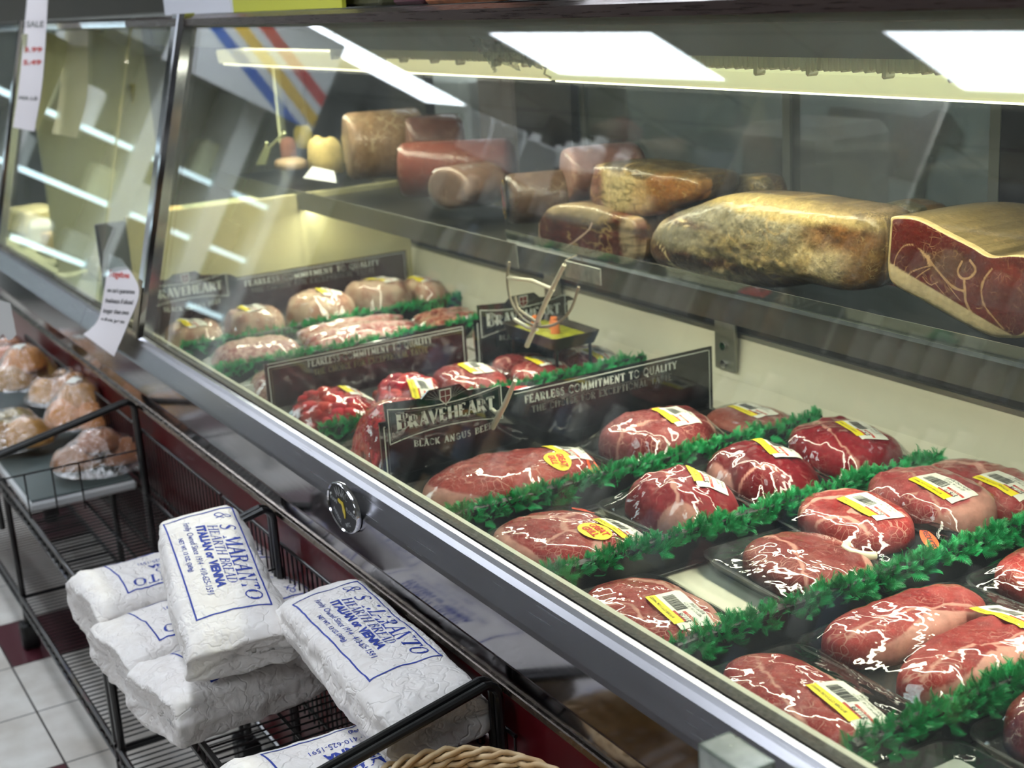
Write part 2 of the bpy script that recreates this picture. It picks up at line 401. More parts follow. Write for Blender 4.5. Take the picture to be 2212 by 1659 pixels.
# ------------------------------------------------------------------ the room
def room():
    t = NT('floor_tiles'); v = t.obj(); S = .291
    mp = t.n('Mapping', None, Vector=v); mp.inputs['Location'].default_value = (.103, .104, 0)
    sp = t.n('SeparateXYZ', None, Vector=mp.outputs[0])
    def cell(o): return t.math('FLOOR', t.math('DIVIDE', o, S))
    def fr(o): return t.math('ABSOLUTE', t.math('SUBTRACT', t.math('FRACT', t.math('DIVIDE', o, S)), .5))
    gx, gy = fr(sp.outputs[0]), fr(sp.outputs[1]); g = t.math('GREATER_THAN', t.math('MAXIMUM', gx, gy), .492)
    cb = t.n('CombineXYZ', None, X=cell(sp.outputs[0]), Y=cell(sp.outputs[1]))
    wn = t.n('TexWhiteNoise', None, Vector=cb.outputs[0]).outputs[0]
    isred = t.math('GREATER_THAN', wn, .74)
    mot = t.noise(9, 5)
    white = t.mix(t.ramp(mot, [(.35, 0.), (.7, 1.)]), lin((232, 229, 222)), lin((206, 200, 190)))
    dirt = t.mix(t.ramp(t.noise(2.3, 6), [(.5, 0.), (.8, .6)]), white, lin((150, 138, 120)))
    col = t.mix(isred, dirt, lin((84, 40, 48)))
    col = t.mix(g, col, lin((52, 46, 44)))
    t.P(Base_Color=col, Roughness=.28, Coat_Weight=.2)
    t.bump(t.math('SUBTRACT', 1.0, g), .5, .002)
    b = MB().box((-12.2, -3.4, -.05), (2.6, 5.0, 0)); struct(b.build('floor', t.m))
    t = NT('ceiling_tiles'); v = t.obj()
    br = t.n('TexBrick', {'offset': 0.0}, Vector=v, Color1=lin((206, 208, 204)), Color2=lin((198, 200, 196)), Mortar=lin((96, 98, 96)), Scale=1.0)
    for k, q in (('Mortar Size', .012), ('Brick Width', 1.2), ('Row Height', .6)): br.inputs[k].default_value = q
    t.P(Base_Color=br.outputs[0], Roughness=.9)
    struct(MB().box((-12.2, -3.4, CEIL), (2.6, 5.0, CEIL+.05)).build('ceiling', t.m))
    wl = plain('wall_paint', (196, 197, 190), .8, var=.04, vscale=2)
    struct(MB().box((-12.3, -3.4, 0), (-12.2, 5.0, CEIL)).build('wall_left', wl))
    struct(MB().box((2.6, -3.4, 0), (2.7, 5.0, CEIL)).build('wall_right', wl))
    struct(MB().box((-12.3, 5.0, 0), (2.7, 5.1, CEIL)).build('wall_back', plain('back_room_wall', (150, 152, 146), .7)))
    struct(MB().box((-12.3, -3.5, 0), (2.7, -3.4, CEIL)).build('wall_front', plain('front_wall', (120, 112, 100), .8)))
room()

def emissive(name, c, e):
    t = NT(name); t.P(Base_Color=lin(c), Emission_Color=lin(c), Emission_Strength=e, Roughness=.5)
    if e < 7: t.m.cycles.emission_sampling = 'NONE'
    return t.m
TROF = emissive('fluorescent_diffuser', (236, 244, 255), ROOM_E)
def ceiling_light(x, y, lx, ly, label):
    t = thing('ceiling_light', label, 'ceiling light', (x, y, CEIL), group='fluorescent lights in the ceiling')
    m = MB(); w = .03
    for lo, hi in (((-lx/2-w, -ly/2-w, -.03), (lx/2+w, -ly/2, -.001)), ((-lx/2-w, ly/2, -.03), (lx/2+w, ly/2+w, -.001)), ((-lx/2-w, -ly/2, -.03), (-lx/2, ly/2, -.001)), ((lx/2, -ly/2, -.03), (lx/2+w, ly/2, -.001))): m.box(lo, hi)
    m.build('light_frame', WHITE, t)
    MB().box((-lx/2+.002, -ly/2+.002, -.024), (lx/2-.002, ly/2-.002, -.006)).build('diffuser', TROF, t)
for x, y, lx, ly in ((-6.5, -2.0, 1.6, .55), (-3.35, -2.0, 1.6, .55), (-9.9, -2.1, .7, 1.7), (-.3, -1.6, 1.3, .6), (-2.2, .3, 1.3, .5), (-5.4, .3, 1.3, .5), (-7.3, -.2, 1.2, .5), (-4.6, 3.1, 1.2, .5), (-2.0, 3.1, 1.2, .5)):  # cooler-end panel and both back-room panels are added to brighten those areas
    ceiling_light(x, y, lx, ly, 'rectangular white fluorescent panel set in the ceiling, some reflected, some added fill')

# ------------------------------------------------------------------ refrigerated cases
DECK = .783; YB = 1.85; YF = .872
TILT = math.tan(math.radians(15))
def gy(z): return YF+(z-.891)*TILT
RAIL = [(.900, .868), (.888, .888), (.872, .893), (.857, .8935), (.849, .890), (.843, .882), (.826, .850), (.823, .843), (.822, .777), (.826, .769), (.842, .722), (.846, .716), (.90, .716)]
def case_unit(x0, x1, label, main):
    t = thing('refrigerated_display_case', label, 'display case', (0, 0, 0))
    m = MB(); m.prof_x(RAIL, x0, x1)
    m.mi = [1 if j in (1, 2, 3, 4, 5, 6) else 0 for j in range(len(RAIL))]+[0, 0]
    m.build('front_rail', [MIRROR, STEEL], t)
    MB().prof_x([(.836, .709), (.838, .717), (.848, .719), (.86, .716), (.86, .705), (.84, .705)], x0, x1).build('bottom_trim', TRIM, t)
    MB().prof_x([(.868, .895), (.888, .893), (.892, .888), (.872, .890)], x0, x1).build('gasket', GRIME, t)
    MB().box((x0, .86, .10), (x1, .9, .702), bev=.003).build('base_panel', MAROON, t)
    MB().box((x0, .92, .0), (x1, 1.8, .10)).build('kick_plate', DARK, t)
    # liner pan
    m = MB(); m.box((x0, .90, DECK-.03), (x1, YB, DECK-.004)); m.prof_x([(.878, .893), (.896, .893), (.912, DECK-.004), (.9, DECK-.004), (.878, .86)], x0, x1)
    m.build('liner_pan', CREAM, t)
    m = MB(); m.prof_x([(YB-.008, DECK-.004), (YB+.01, .905), (YB+.03, .905), (YB+.03, DECK-.004)], x0, x1); m.prof_x([(YB-.06, DECK-.004), (YB-.008, DECK+.03), (YB-.008, DECK-.004)], x0, x1)
    m.build('back_liner', CREAM, t)
    m = MB(); m.box((x0, YB+.03, .10), (x1, YB+.06, 1.10)); m.box((x0, YB+.012, .905), (x1, YB+.03, 1.0)); m.build('return_air_panel', DARK, t)
    MB().box((x0, YB+.004, .905), (x1, YB+.012, .915)).build('return_air_trim', DULL, t)
    # glass and frame
    g = MB()
    g.loft([[(x, gy(.893), .893), (x, gy(1.612), 1.612), (x, gy(1.612)+.006, 1.6128), (x, gy(.893)+.006, .893)] for x in (x0+.012, x1-.012)])
    g.build('front_glass', CASEGLASS, t)
    yt = gy(1.62)
    MB().prof_x([(yt-.014, 1.612), (yt-.014, 1.628), (yt+.006, 1.634), (yt+.05, 1.634), (yt+.05, 1.620), (yt+.012, 1.620), (yt+.012, 1.612)], x0, x1).build('top_frame', steel('frame_dark', .3, (120, 105, 100)) if main else CHROME, t)
    MB().box((x0, yt+.04, 1.622), (x1, YB+.02, 1.632)).build('top_panel', GREYDK, t)
    # canopy inside
    MB().prof_x([(1.385, 1.622), (1.385, 1.585), (1.40, 1.58), (1.40, 1.622)], x0, x1).build('canopy_lip', GREYDK, t)
    MB().prof_x([(1.392, 1.585), (1.392, 1.535), (1.41, 1.535), (1.41, 1.585)], x0, x1).build('canopy_panel', GREYPAN, t)
    return t
case = case_unit(-3.77, .5, 'long glass-fronted meat case with steel rail and maroon base', True)
case2 = case_unit(-6.4, -3.772, 'farther glass-fronted case with cream interior, left of the chrome post', False)

# posts
for px_, lab in ((-3.30, case), (P(50, 5, y=1.07)[0], case2)):
    m = MB()
    prof = [(-.085, -.010), (-.085, .010), (.020, .010), (.020, -.014), (.010, -.024), (-.006, -.024), (-.012, -.012)]
    m.loft([[(px_+a, gy(z)+b, z) for a, b in prof] for z in (.872, 1.64)])
    m.build('corner_post', CHROME, lab)

# air curtain ribs
xs = np.arange(-3.25, .3, .0115); m = MB()
for i, x in enumerate(xs):
    z1 = 1.517-.003*abs(math.sin(i*1.7))-(.009 if (i*7919) % 23 < 2 else 0)
    m.box((x, 1.402, z1), (x+.0075, 1.425, 1.540), bev=.003)
t_ = NT('frosted_vinyl'); t_.t.nodes.remove(t_.p); d_ = t_.n('BsdfDiffuse', None, Color=lin((236, 238, 226))); q_ = t_.n('BsdfTranslucent', None, Color=lin((236, 238, 222))); x_ = t_.n('MixShader', None, Fac=.5)
t_.t.links.new(d_.outputs[0], x_.inputs[1]); t_.t.links.new(q_.outputs[0], x_.inputs[2]); t_.t.links.new(x_.outputs[0], t_.out.inputs[0])
m.build('air_curtain_ribs', t_.m, case)

# lamp housings inside the canopy
def lamp(x0, x1, y, zt, zb, parent, mat, power):
    m = MB(); m.prof_x([(y, zb+.004), (y-.004, zt-.008), (y, zt), (y+.07, zt), (y+.07, zb+.012), (y+.004, zb)], x0, x1)
    h = m.build('lamp_housing', mat, parent)
    d = MB().prof_x([(y+.012, zb+.002), (y+.012, zb-.004), (y+.06, zb+.002), (y+.06, zb+.008)], x0+.01, x1-.01).build('lamp_tube', emissive('tube_glow', (255, 246, 214), 3.0), h)
    l = bpy.data.lights.new('case_lamp', 'AREA'); l.shape = 'RECTANGLE'; l.size = x1-x0-.04; l.size_y = .05; l.energy = power*(x1-x0); l.color = (1.0, .94, .78)
    lo = bpy.data.objects.new('case_lamp', l); COL.objects.link(lo); lo.location = ((x0+x1)/2, y+.02, zb-.008); lo.rotation_euler = (math.radians(-14), 0, 0)
lamp(P(1182, 160, y=1.44)[0], .35, 1.44, P(1450, 139, y=1.44)[2], P(1450, 186, y=1.44)[2], case, emissive('lit_lamp_cover', (240, 238, 188), .62), CASE_W)
lamp(-4.25, P(1175, 160, y=1.44)[0]-.02, 1.46, P(700, 113, y=1.46)[2], P(700, 148, y=1.46)[2], case, emissive('dim_lamp_cover', (238, 228, 178), .62), CASE_W)
lamp(-5.9, -4.72, 1.46, 1.535, 1.49, case2, emissive('bright_lamp_cover', (248, 248, 214), 1.1), CASE_W*1.3)
m = MB(); m.tube([P(1182, 130, y=1.43), P(1176, 160, y=1.43), P(1190, 168, y=1.43)], .002, 6); m.build('lamp_clip', CREAMLAMP, case)

# shelf with brackets, channel and acrylic lip
SH = 1.098; SY = 1.50
sx0, sx1 = -4.55, .35
MB().box((sx0, SY+.008, SH-.010), (sx1, YB-.03, SH), bev=.002).build('shelf_board', plain('shelf_dark', (58, 56, 50), .3), case)
MB().prof_x([(SY, SH-.028), (SY, SH+.020), (SY+.003, SH+.023), (SY+.008, SH+.020), (SY+.008, SH-.028)], sx0, sx1).build('shelf_channel', plain('channel_grey', (98, 98, 92), .28, metal=.6, var=.15, vscale=30), case)
MB().prof_x([(SY-.001, SH+.020), (SY+.002, SH+.0255), (SY+.006, SH+.020)], -2.35, sx1).build('channel_edge', CHROME, case)
MB().prof_x([(SY+.010, SH), (SY+.006, SH+.046), (SY+.009, SH+.046), (SY+.013, SH)], -2.62, sx1).build('acrylic_lip', EDGEGLASS, case)
MB().box((-2.37, SY-.004, SH-.020), (-2.24, SY+.001, SH+.014), bev=.001).build('torn_tape', plain('torn_tape', (150, 150, 138), .5, var=.3, vscale=60), case)
MB().prof_x([(SY-.012, SH-.026), (SY-.016, SH+.028), (SY-.013, SH+.028), (SY-.009, SH-.026)], sx0, P(1125, 500, y=SY)[0]).build('tag_strip', plain('tag_strip_grey', (116, 118, 108), .25, var=.08, vscale=5), case)
def area(name, x0, x1, y, z, w, power, col, tilt):
    l = bpy.data.lights.new(name, 'AREA'); l.shape = 'RECTANGLE'; l.size = x1-x0; l.size_y = w; l.energy = power*(x1-x0); l.color = col
    lo = bpy.data.objects.new(name, l); COL.objects.link(lo); lo.location = ((x0+x1)/2, y, z); lo.rotation_euler = (tilt, 0, 0)
MB().box((sx0+.02, SY+.012, SH-.024), (sx1-.02, SY+.040, SH-.012), bev=.004).build('added_shelf_lamp', emissive('added_shelf_glow', (255, 246, 214), 2.0), case)  # added lamp, unseen behind the channel, brightens the back of the deck
area('added_shelf_light', sx0+.05, sx1-.05, SY+.026, SH-.028, .03, CASE_W*.35, (1.0, .95, .80), math.radians(8))
area('rib_fill_light', -4.2, .35, 1.53, 1.532, .008, .8, (1.0, .96, .84), R90)  # added fill light that brightens the ribs from behind
for bx in (-3.0+.02, P(1575, 800, y=YB)[0], -.7):
    m = MB(); m.box((bx-.034, YB-.012, .830), (bx+.034, YB-.002, 1.09), bev=.002)
    m.box((bx-.004, SY+.05, SH-.028), (bx+.004, YB-.01, SH-.011)); 
    m.loft([[(bx+a, y, z-.0) for a, z in ((-.006, z0), (.006, z0), (.006, z0+.022), (-.006, z0+.022))] for y, z0 in ((YB-.012, .955), (SY+.12, SH-.036))])
    b = m.build('shelf_bracket', DULL, case)
    for z in (.845, .885): MB().tube([(bx, YB-.014, z), (bx, YB-.018, z)], .009, 12).build('bracket_screw', CHROME, b)
# rear sliding doors
dz0, dz1 = .98, 1.50
def door(x0, x1, frame, glass, y, tilt=0):
    m = MB(); f = .022
    m.box((x0, y, dz0), (x0+f, y+.018, dz1)); m.box((x1-f, y, dz0), (x1, y+.018, dz1)); m.box((x0, y, dz0), (x1, y+.018, dz0+f)); m.box((x0, y, dz1-f), (x1, y+.018, dz1))
    d = m.build('sliding_door', frame, case)
    MB().box((x0+f, y+.006, dz0+f), (x1-f, y+.010, dz1-f)).build('door_pane', glass, d)
GF = plain('door_frame_grey', (110, 114, 112), .35, metal=.5)
door(P(1690, 300, y=YB+.02)[0], P(2160, 300, y=YB+.02)[0], GF, DOORGLASS, YB+.02)
door(P(1240, 300, y=YB+.02)[0], P(1690, 300, y=YB+.02)[0]+.01, GF, DOORGLASS, YB+.04)
MB().box((P(1118, 300, y=YB+.02)[0], YB+.02, dz0), (P(1236, 300, y=YB+.02)[0], YB+.04, dz1)).build('door_stile', plain('stile_black', (26, 27, 28), .3), case)
MB().box((P(2162, 300, y=YB+.02)[0], YB+.02, dz0), (.4, YB+.04, dz1)).build('black_door', plain('door_black', (12, 12, 14), .2), case)
MB().box((P(850, 300, y=YB+.02)[0]-.0, YB+.02, 1.10), (P(925, 300, y=YB+.02)[0], YB+.05, 1.50)).build('door_stile', plain('stile_black', (26, 27, 28), .3), case)
MB().box((-3.26, YB+.0, dz1-.005), (.4, YB+.05, 1.622)).build('rear_header', plain('header_brown', (70, 64, 54), .5), case)
for x in (-3.27, .5):
    pass
# maker badge on the rail
bc = P(748, 1095, y=.822); BS = 1.2
bd = MB()
def oval(rx, rz, y, k=40): return [(bc[0]+BS*rx*math.cos(2*PI*i/k), y, bc[2]+BS*rz*math.sin(2*PI*i/k)) for i in range(k)]
bd.loft([oval(.050, .035, .8215), oval(.0505, .0355, .8145), oval(.0485, .0338, .8130)], cap0=False, cap1=False); bd.loft([oval(.0485, .0338, .8130), oval(.0472, .0326, .8155)], cap0=False, cap1=False)
badge = bd.build('maker_badge', CHROME, case, smooth=True)
MB().loft([oval(.0465, .032, .8165), oval(.0465, .032, .8158)]).build('badge_plate', plain('badge_black', (14, 15, 17), .5), badge)
def flat_xz(vs, fs, y, mat, name, parent, cx, cz, rot=0, sgn=1):
    MB().add([(cx+x, y, cz+z) for x, z in xf(vs, rot)], fs).build(name, mat, parent)
bm_ = MB()
for i, ch in enumerate('MARC'):
    a = math.radians(118-i*19); vs, fs = serif_geo(ch, .0125, heavy=.2, light=.09)
    r = xf(vs, a-PI/2, .034*math.cos(a)*1.02, .0222*math.sin(a)); bm_.add([(bc[0]+BS*x, .8150, bc[2]+BS*z) for x, z in r], fs)
for body, cx, cz, rot in (('MIAMI', -.029, .0045, -.1), ('REFRIG.', -.020, -.0165, -.62), ('FLORIDA', .029, -.001, -.15), ('MFG.', .015, -.021, .35)):
    vs, fs = text_geo(body, .0085, bold=.0002); bm_.add([(bc[0]+BS*x, .8150, bc[2]+BS*z) for x, z in xf(vs, rot, cx, cz)], fs)
bm_.build('badge_lettering', plain('badge_silver', (150, 152, 152), .4), badge)
FLO = [(-.013, .009), (-.011, .011), (-.004, .0095), (.003, .009), (.0045, .0085), (.006, .004), (.0085, -.003), (.009, -.009), (.007, -.014), (.005, -.0135), (.004, -.009), (.001, -.005), (.0005, .001), (-.001, .0035), (-.004, .0055), (-.007, .0045), (-.0125, .007)]
MB().loft([[(bc[0]+BS*x, .8154, bc[2]+BS*z) for x, z in FLO], [(bc[0]+BS*x, .8142, bc[2]+BS*z) for x, z in FLO]]).build('badge_map', plain('badge_gold', (206, 182, 40), .4), badge)
for s in ((-.037, .011), (.040, .006)): MB().tube([(bc[0]+BS*s[0], .8160, bc[2]+BS*s[1]), (bc[0]+BS*s[0], .8142, bc[2]+BS*s[1])], .0022, 12).build('badge_rivet', WHITE, badge)

# ------------------------------------------------------------------ black sign boards between the lanes
def board(name, label, x, y0, y1, z1, emblem, text, mat, group=None, z0=None):
    """upright board in the y,z plane, printed on the side that faces +x"""
    z0 = DECK if z0 is None else z0
    t = thing(name, label, 'sign', (x, 0, 0), group=group)
    ey0, ey1 = y0+.018, y0+.018+.235; 
    out = [(y0, z0), (y1, z0), (y1, z1)]
    if emblem: out += [(ey1+.03, z1), (ey1+.012, z1+.012), (ey0+.165, z1+.022), (ey0+.150, z1+.036), (ey0+.085, z1+.036), (ey0+.070, z1+.024), (ey0-.006, z1+.030), (ey0-.004, z1-.004)]
    out += [(y0, z1-.004)]
    MB().loft([[(-.002, a, b) for a, b in out], [(.002, a, b) for a, b in out]]).build('board_panel', mat, t)
    sv = MB(); X = .0027
    def add(vs, fs, mi=0, dx=0.0): sv.add([(X+dx, a, b) for a, b in vs], fs, mi)
    def line(pts, w, mi=0, dx=0.0, closed=False):
        v, f = subdiv_strip(pts, w, .05, closed); add(v, f, mi, dx)
    b = .008
    line([(ey1+.03 if emblem else y0+b, z1-.006), (y1-b, z1-.006), (y1-b, z0)], .0022)
    line([(y0+b, z0), (y0+b, z1-.013), (ey0-.008 if emblem else y1-b, z1-.013)], .0022)
    line([(y0+b+.006, z0), (y0+b+.006, z1-.019), (ey0-.008 if emblem else y1-b, z1-.019)], .0010, 1)
    if emblem:
        sag = lambda y, o: (y, o+.012*((y-(ey0+ey1)/2)/((ey1-ey0)/2))**2-.004)
        for off, w, mi in ((0, .0022, 0), (.0045, .0009, 1)):
            top = [sag(ey0+off+(ey1-ey0-2*off)*k/10, z1+.010-off) for k in range(11)]
            bot = [(ey1-off, z1-.036+off+.004), ] + [(ey1-off-(ey1-ey0-2*off)*k/10, z1-.036+off-.012*(1-((k-5)/5)**2)*-1-.012) for k in range(11)]
            line(top+bot, w, mi, .0002, True)
        vs, fs = serif_geo('BRAVEHEART', .026, big=1.3, heavy=.24, light=.09, sx=.83, track=.07)
        k = .205/(max(v[0] for v in vs)-min(v[0] for v in vs)); mid = (max(v[0] for v in vs)+min(v[0] for v in vs))/2
        add([((a-mid)*k+(ey0+ey1)/2, c+z1-.0135) for a, c in vs], fs)
        vs, fs = serif_geo('BLACK ANGUS BEEF', .0125, heavy=.24, light=.12, sx=.95, track=.14)
        k = .165/(max(v[0] for v in vs)-min(v[0] for v in vs)); mid = (max(v[0] for v in vs)+min(v[0] for v in vs))/2
        add([((a-mid)*k+(ey0+ey1)/2+.012, c+z1-.0625+.010*((a-mid)/.1)**2) for a, c in vs], fs)
        # crest: quartered shield between wings
        cy_, cz_ = ey0+.118, z1+.019
        sh = [(-.010, .012), (.010, .012), (.010, -.004), (.0, -.014), (-.010, -.004)]
        add([(cy_+a*1.2, cz_+c*1.2) for a, c in sh], [(0, 1, 2, 3, 4)], 0, .0003)
        add([(cy_+a, cz_+c) for a, c in sh], [(0, 1, 2, 3, 4)], 2, .0005)
        line([(cy_, cz_+.012), (cy_, cz_-.013)], .0012, 0, .0007); line([(cy_-.01, cz_+.001), (cy_+.01, cz_+.001)], .0012, 0, .0007)
        for sgn in (-1, 1):
            for q in range(6): a = math.radians(20+q*17); line([(cy_+sgn*.013, cz_-.004), (cy_+sgn*(.013+.030*math.cos(a)), cz_-.004+.020*math.sin(a))], .0009, 1, .0001)
    if text:
        a0 = (ey1+.05) if emblem else y0+.10; a1 = y1-.09
        for body, h, zz, w, mi in (('FEARLESS COMMITMENT TO QUALITY', .0165, z1-.022, a1-a0, 0), ('THE CHOICE FOR EXCEPTIONAL TASTE', .0140, z1-.044, (a1-a0)*.92, 1)):
            vs, fs = serif_geo(body, h, heavy=.26, light=.13, sx=1.0, track=.12)
            k = w/(max(v[0] for v in vs)-min(v[0] for v in vs)); mid = (max(v[0] for v in vs)+min(v[0] for v in vs))/2
            add([((a-mid)*k+(a0+a1)/2, c+zz) for a, c in vs], fs, mi)
        line([(a0+.03, z1-.034), (a1-.02, z1-.034)], .0009, 1)
    sv.build('printing', [SILVER, SIGNGREY if emblem else GOLDLINE, plain('crest_red', (90, 26, 28), .5)], t)
    return t
BOARD = plain('board_black', (12, 13, 16), .09, coat=.7); BOARDM = plain('board_maroon', (44, 22, 28), .12, coat=.6)
board('sign_board', 'long black sign board with silver BRAVEHEART emblem, nearest to the viewer', -2.18, .968, 1.722, .925, True, True, BOARD)
board('sign_board', 'dark maroon board reading FEARLESS COMMITMENT TO QUALITY, second nearest, behind the chunked red meat', -2.80, .985, 1.485, .905, False, True, BOARDM)
board('sign_board', 'short black BRAVEHEART board at the back of the case below the white clip', -2.775, 1.495, 1.755, .918, True, False, BOARD)
board('sign_board', 'farthest maroon quality board behind the wrapped pale poultry packs', -3.72, .975, 1.79, .915, True, True, BOARDM)

# ------------------------------------------------------------------ green leafy dividers
LEAF = [plain('leaf_green', (18, 150, 78), .38, var=.35, vscale=30), plain('leaf_green_light', (38, 174, 100), .4, var=.3, vscale=30)]
def frond():
    vs = []; fs = []; n = 10; L = .026
    for i in range(n):
        s = i/(n-1); z = L*(.12+.88*s); l = L*(.46*(1-s)**.6+.14); bend = .008*s*s
        for sg in (-1, 1):
            a = math.radians(56-30*s); k = len(vs)
            vs += [(0, bend, z-.0016), (0, bend, z+.0014), (sg*l*math.sin(a), bend+.003*s+.0015, z+l*math.cos(a)), (sg*l*.6*math.sin(a), bend+.001, z-.0010+l*.6*math.cos(a))]
            fs.append((k, k+1, k+2, k+3))
    k = len(vs); vs += [(-.0012, 0, 0), (.0012, 0, 0), (.0005, .008, L), (-.0005, .008, L)]; fs.append((k, k+1, k+2, k+3))
    return np.array(vs), fs
def fringe_mesh(seed, length, n):
    r = np.random.default_rng(seed); v0, f0 = frond(); V = []; Fs = []; mi = []
    for i in range(n):
        y = r.uniform(0, length); tilt = r.normal(0, .75); tilt = max(-1.6, min(1.6, tilt)); yaw = r.uniform(0, 2*PI); lean = r.normal(0, .35)
        s = r.uniform(.55, .9)
        M = Matrix.Rotation(tilt, 3, 'Y') @ Matrix.Rotation(lean, 3, 'X') @ Matrix.Rotation(yaw if abs(tilt) < .5 else r.normal(0, .9), 3, 'Z')
        q = (v0*s) @ np.array(M).T
        q[:, 1] += y; q[:, 0] += r.normal(0, .004)+.006*math.sin(tilt); q[:, 2] += .048+r.uniform(-.008, .006)-.010*abs(math.sin(tilt))+.003*math.sin(y*40+seed)
        k = len(V)*len(v0); V.append(q); Fs += [tuple(a+k for a in f) for f in f0]; mi += [int(r.random() < .45)]*len(f0)
    m = MB(); m.v = [tuple(map(float, p)) for p in np.concatenate(V)]; m.f = Fs; m.mi = mi; m.n = len(m.v); m.c = [(1, 1, 1)]*m.n
    return m
DIV = [(-1.895, .955, .80, 'green leafy divider just in front of the nearest black sign board', 900),
       (-1.600, .955, .80, 'green leafy divider second from the nearest sign, behind the gapped lane of trays', 900),
       (-1.308, .965, .82, 'green leafy divider with frayed near end beside the tray holding two long steaks', 950),
       (-1.000, .975, .82, 'nearest green leafy divider in the bottom right of the case', 950),
       (-2.475, .975, .79, 'green leafy divider behind the nearest sign board, beside the raw minced beef', 700),
       (-3.065, .955, .79, 'green leafy divider between the two rows of sausages', 600),
       (-3.340, .965, .80, 'farthest green leafy divider, in front of the wrapped poultry', 600)]
for i, (x, y0, L, lab, n) in enumerate(DIV):
    t = thing('leafy_divider', lab, 'divider', (x, y0, DECK), group='green leafy dividers between the meat lanes')
    m = MB(); m.box((-.003, 0, .0), (.003, L, .052), bev=.001); m.box((-.018, .0, .0005), (.018, L, .004), bev=.001); m.box((-.007, -.002, .045), (.007, L+.002, .056), bev=.002)
    m.build('divider_strip', BLACK, t)
    f = fringe_mesh(20+i, L, n).build('leaf_fringe', LEAF, t); f['kind'] = 'stuff'

# ------------------------------------------------------------------ meat packages
MEAT = meat('fresh_beef', 1.0, 62); MEATD = meat('dark_beef', .35, 70, rough=.3); MEATP = meat('pale_meat', .3, 50, fatc=(232, 200, 180))
def C3(*c): return np.array(lin(c))
LEAN, LEAN2, DARKR, FAT, FATW = C3(160, 46, 48), C3(192, 86, 82), C3(112, 16, 26), C3(226, 160, 146), C3(236, 214, 190)
def slab(L, Wd, h, seed, n=2.5, irr=.07, lean=LEAN, lean2=LEAN2, fat=FAT, cap=None, seams=(), curl=0, nr=44, nt=140, e=4.2, patches=.5, shape=None):
    """a cut of meat lying flat: closed surface with vertex colours. cap = (centre angle deg, half width deg, thickness)"""
    th = np.linspace(0, 2*PI, nt, endpoint=False)
    R = (np.abs(np.cos(th)/(L/2))**n+np.abs(np.sin(th)/(Wd/2))**n)**(-1/n)
    cs = np.stack([np.cos(th), np.sin(th)], -1)
    R = R*(1+irr*nz(cs, 1.3, seed, 2)*1.6)
    if shape is not None: R = R*shape(th)
    rr = 1-(1-np.linspace(0, 1, nr))**1.7; rr[-1] = 1.0; ph = rr
    rings = []; cols = []
    for k, (r, p) in enumerate(zip(rr, ph)):
        x = R*r*np.cos(th); y = R*r*np.sin(th); z = np.full(nt, h*max(1-r**e, 0)**(1/e))
        q = np.stack([x, y], -1)
        z = z*(1+.10*nz(q, 22, seed+3, 2))+h*.10*nz(q, 60, seed+5, 2)*(1-r**6)
        z = np.maximum(z, .0)
        tone = smooth01(.5+1.5*nz(q, 20, seed+8, 4))[:, None]
        c = lean*(1-tone*.6)+lean2*tone*.6
        dk = smooth01((nz(q, 11, seed+11, 2)-.15)*3)[:, None]*patches; c = c*(1-dk)+c*np.array([.6, .45, .5])*dk
        f = np.zeros(nt)
        if cap:
            da = np.abs((np.degrees(th)-cap[0]+180) % 360-180); wth = 1.9*cap[2]*smooth01(1.3-da/cap[1])*(1+.5*nz(cs, 4, seed+2, 2))
            f = np.maximum(f, smooth01((r*R-(R-wth))/.004+.5)*(wth > .001))
        for s in seams:
            pts = catmull([(a*L/2, b*Wd/2) for a, b in s[0]], 6); wv = s[1]*1.25*(1+1.1*nz(q, 70, seed+4, 2))
            f = np.maximum(f, smooth01((wv-polydist(q+.003*nz(q, 90, seed+6, 1)[:, None], pts))/.0015+.5))
        f = np.clip(f, 0, 1)[:, None]
        c = c*(1-f)+(fat*(1+.12*nz(q, 120, seed+7, 2)[:, None]))*f
        rings.append(np.stack([x, y, z], -1)); cols.append(np.clip(c, 0, 1))
    rings.append(np.stack([R*.93*np.cos(th), R*.93*np.sin(th), np.zeros(nt)-.001], -1)); cols.append(cols[-1]*.8)
    m = MB(); g = np.array(rings[1:]); cc = np.array(cols[1:])
    m.loft([list(map(tuple, r)) for r in g], 0, True, True, col=cc.reshape(-1, 3)); return m

SEAMS = {
 'ribeye': [([(-.75, .2), (-.4, .62), (.15, .55), (.5, .72)], .0035), ([(.15, .55), (.45, .1), (.85, -.1)], .0028), ([(-.3, -.8), (-.1, -.45), (.3, -.55)], .0022)],
 'eye': [([(-.9, -.2), (-.4, -.05), (.2, -.4), (.7, -.75)], .0022)],
 'strip': [([(-.95, .1), (-.3, -.25), (.4, -.6), (.9, -.62)], .0016)],
 'delmonico': [([(-.35, .9), (-.3, .3), (-.55, -.3), (-.5, -.8)], .003), ([(.2, -.1), (.5, .2), (.55, .5)], .010), ([(.0, -.9), (.3, -.5), (.8, -.5)], .003)],
 'chuck': [([(-.8, .0), (-.3, .3), (.1, .0), (.6, .25)], .004), ([(.1, .0), (.2, -.6)], .0035), ([(-.3, .3), (-.2, .8)], .003), ([(.5, .9), (.55, .2), (.9, -.2)], .005)],
 'none': []}

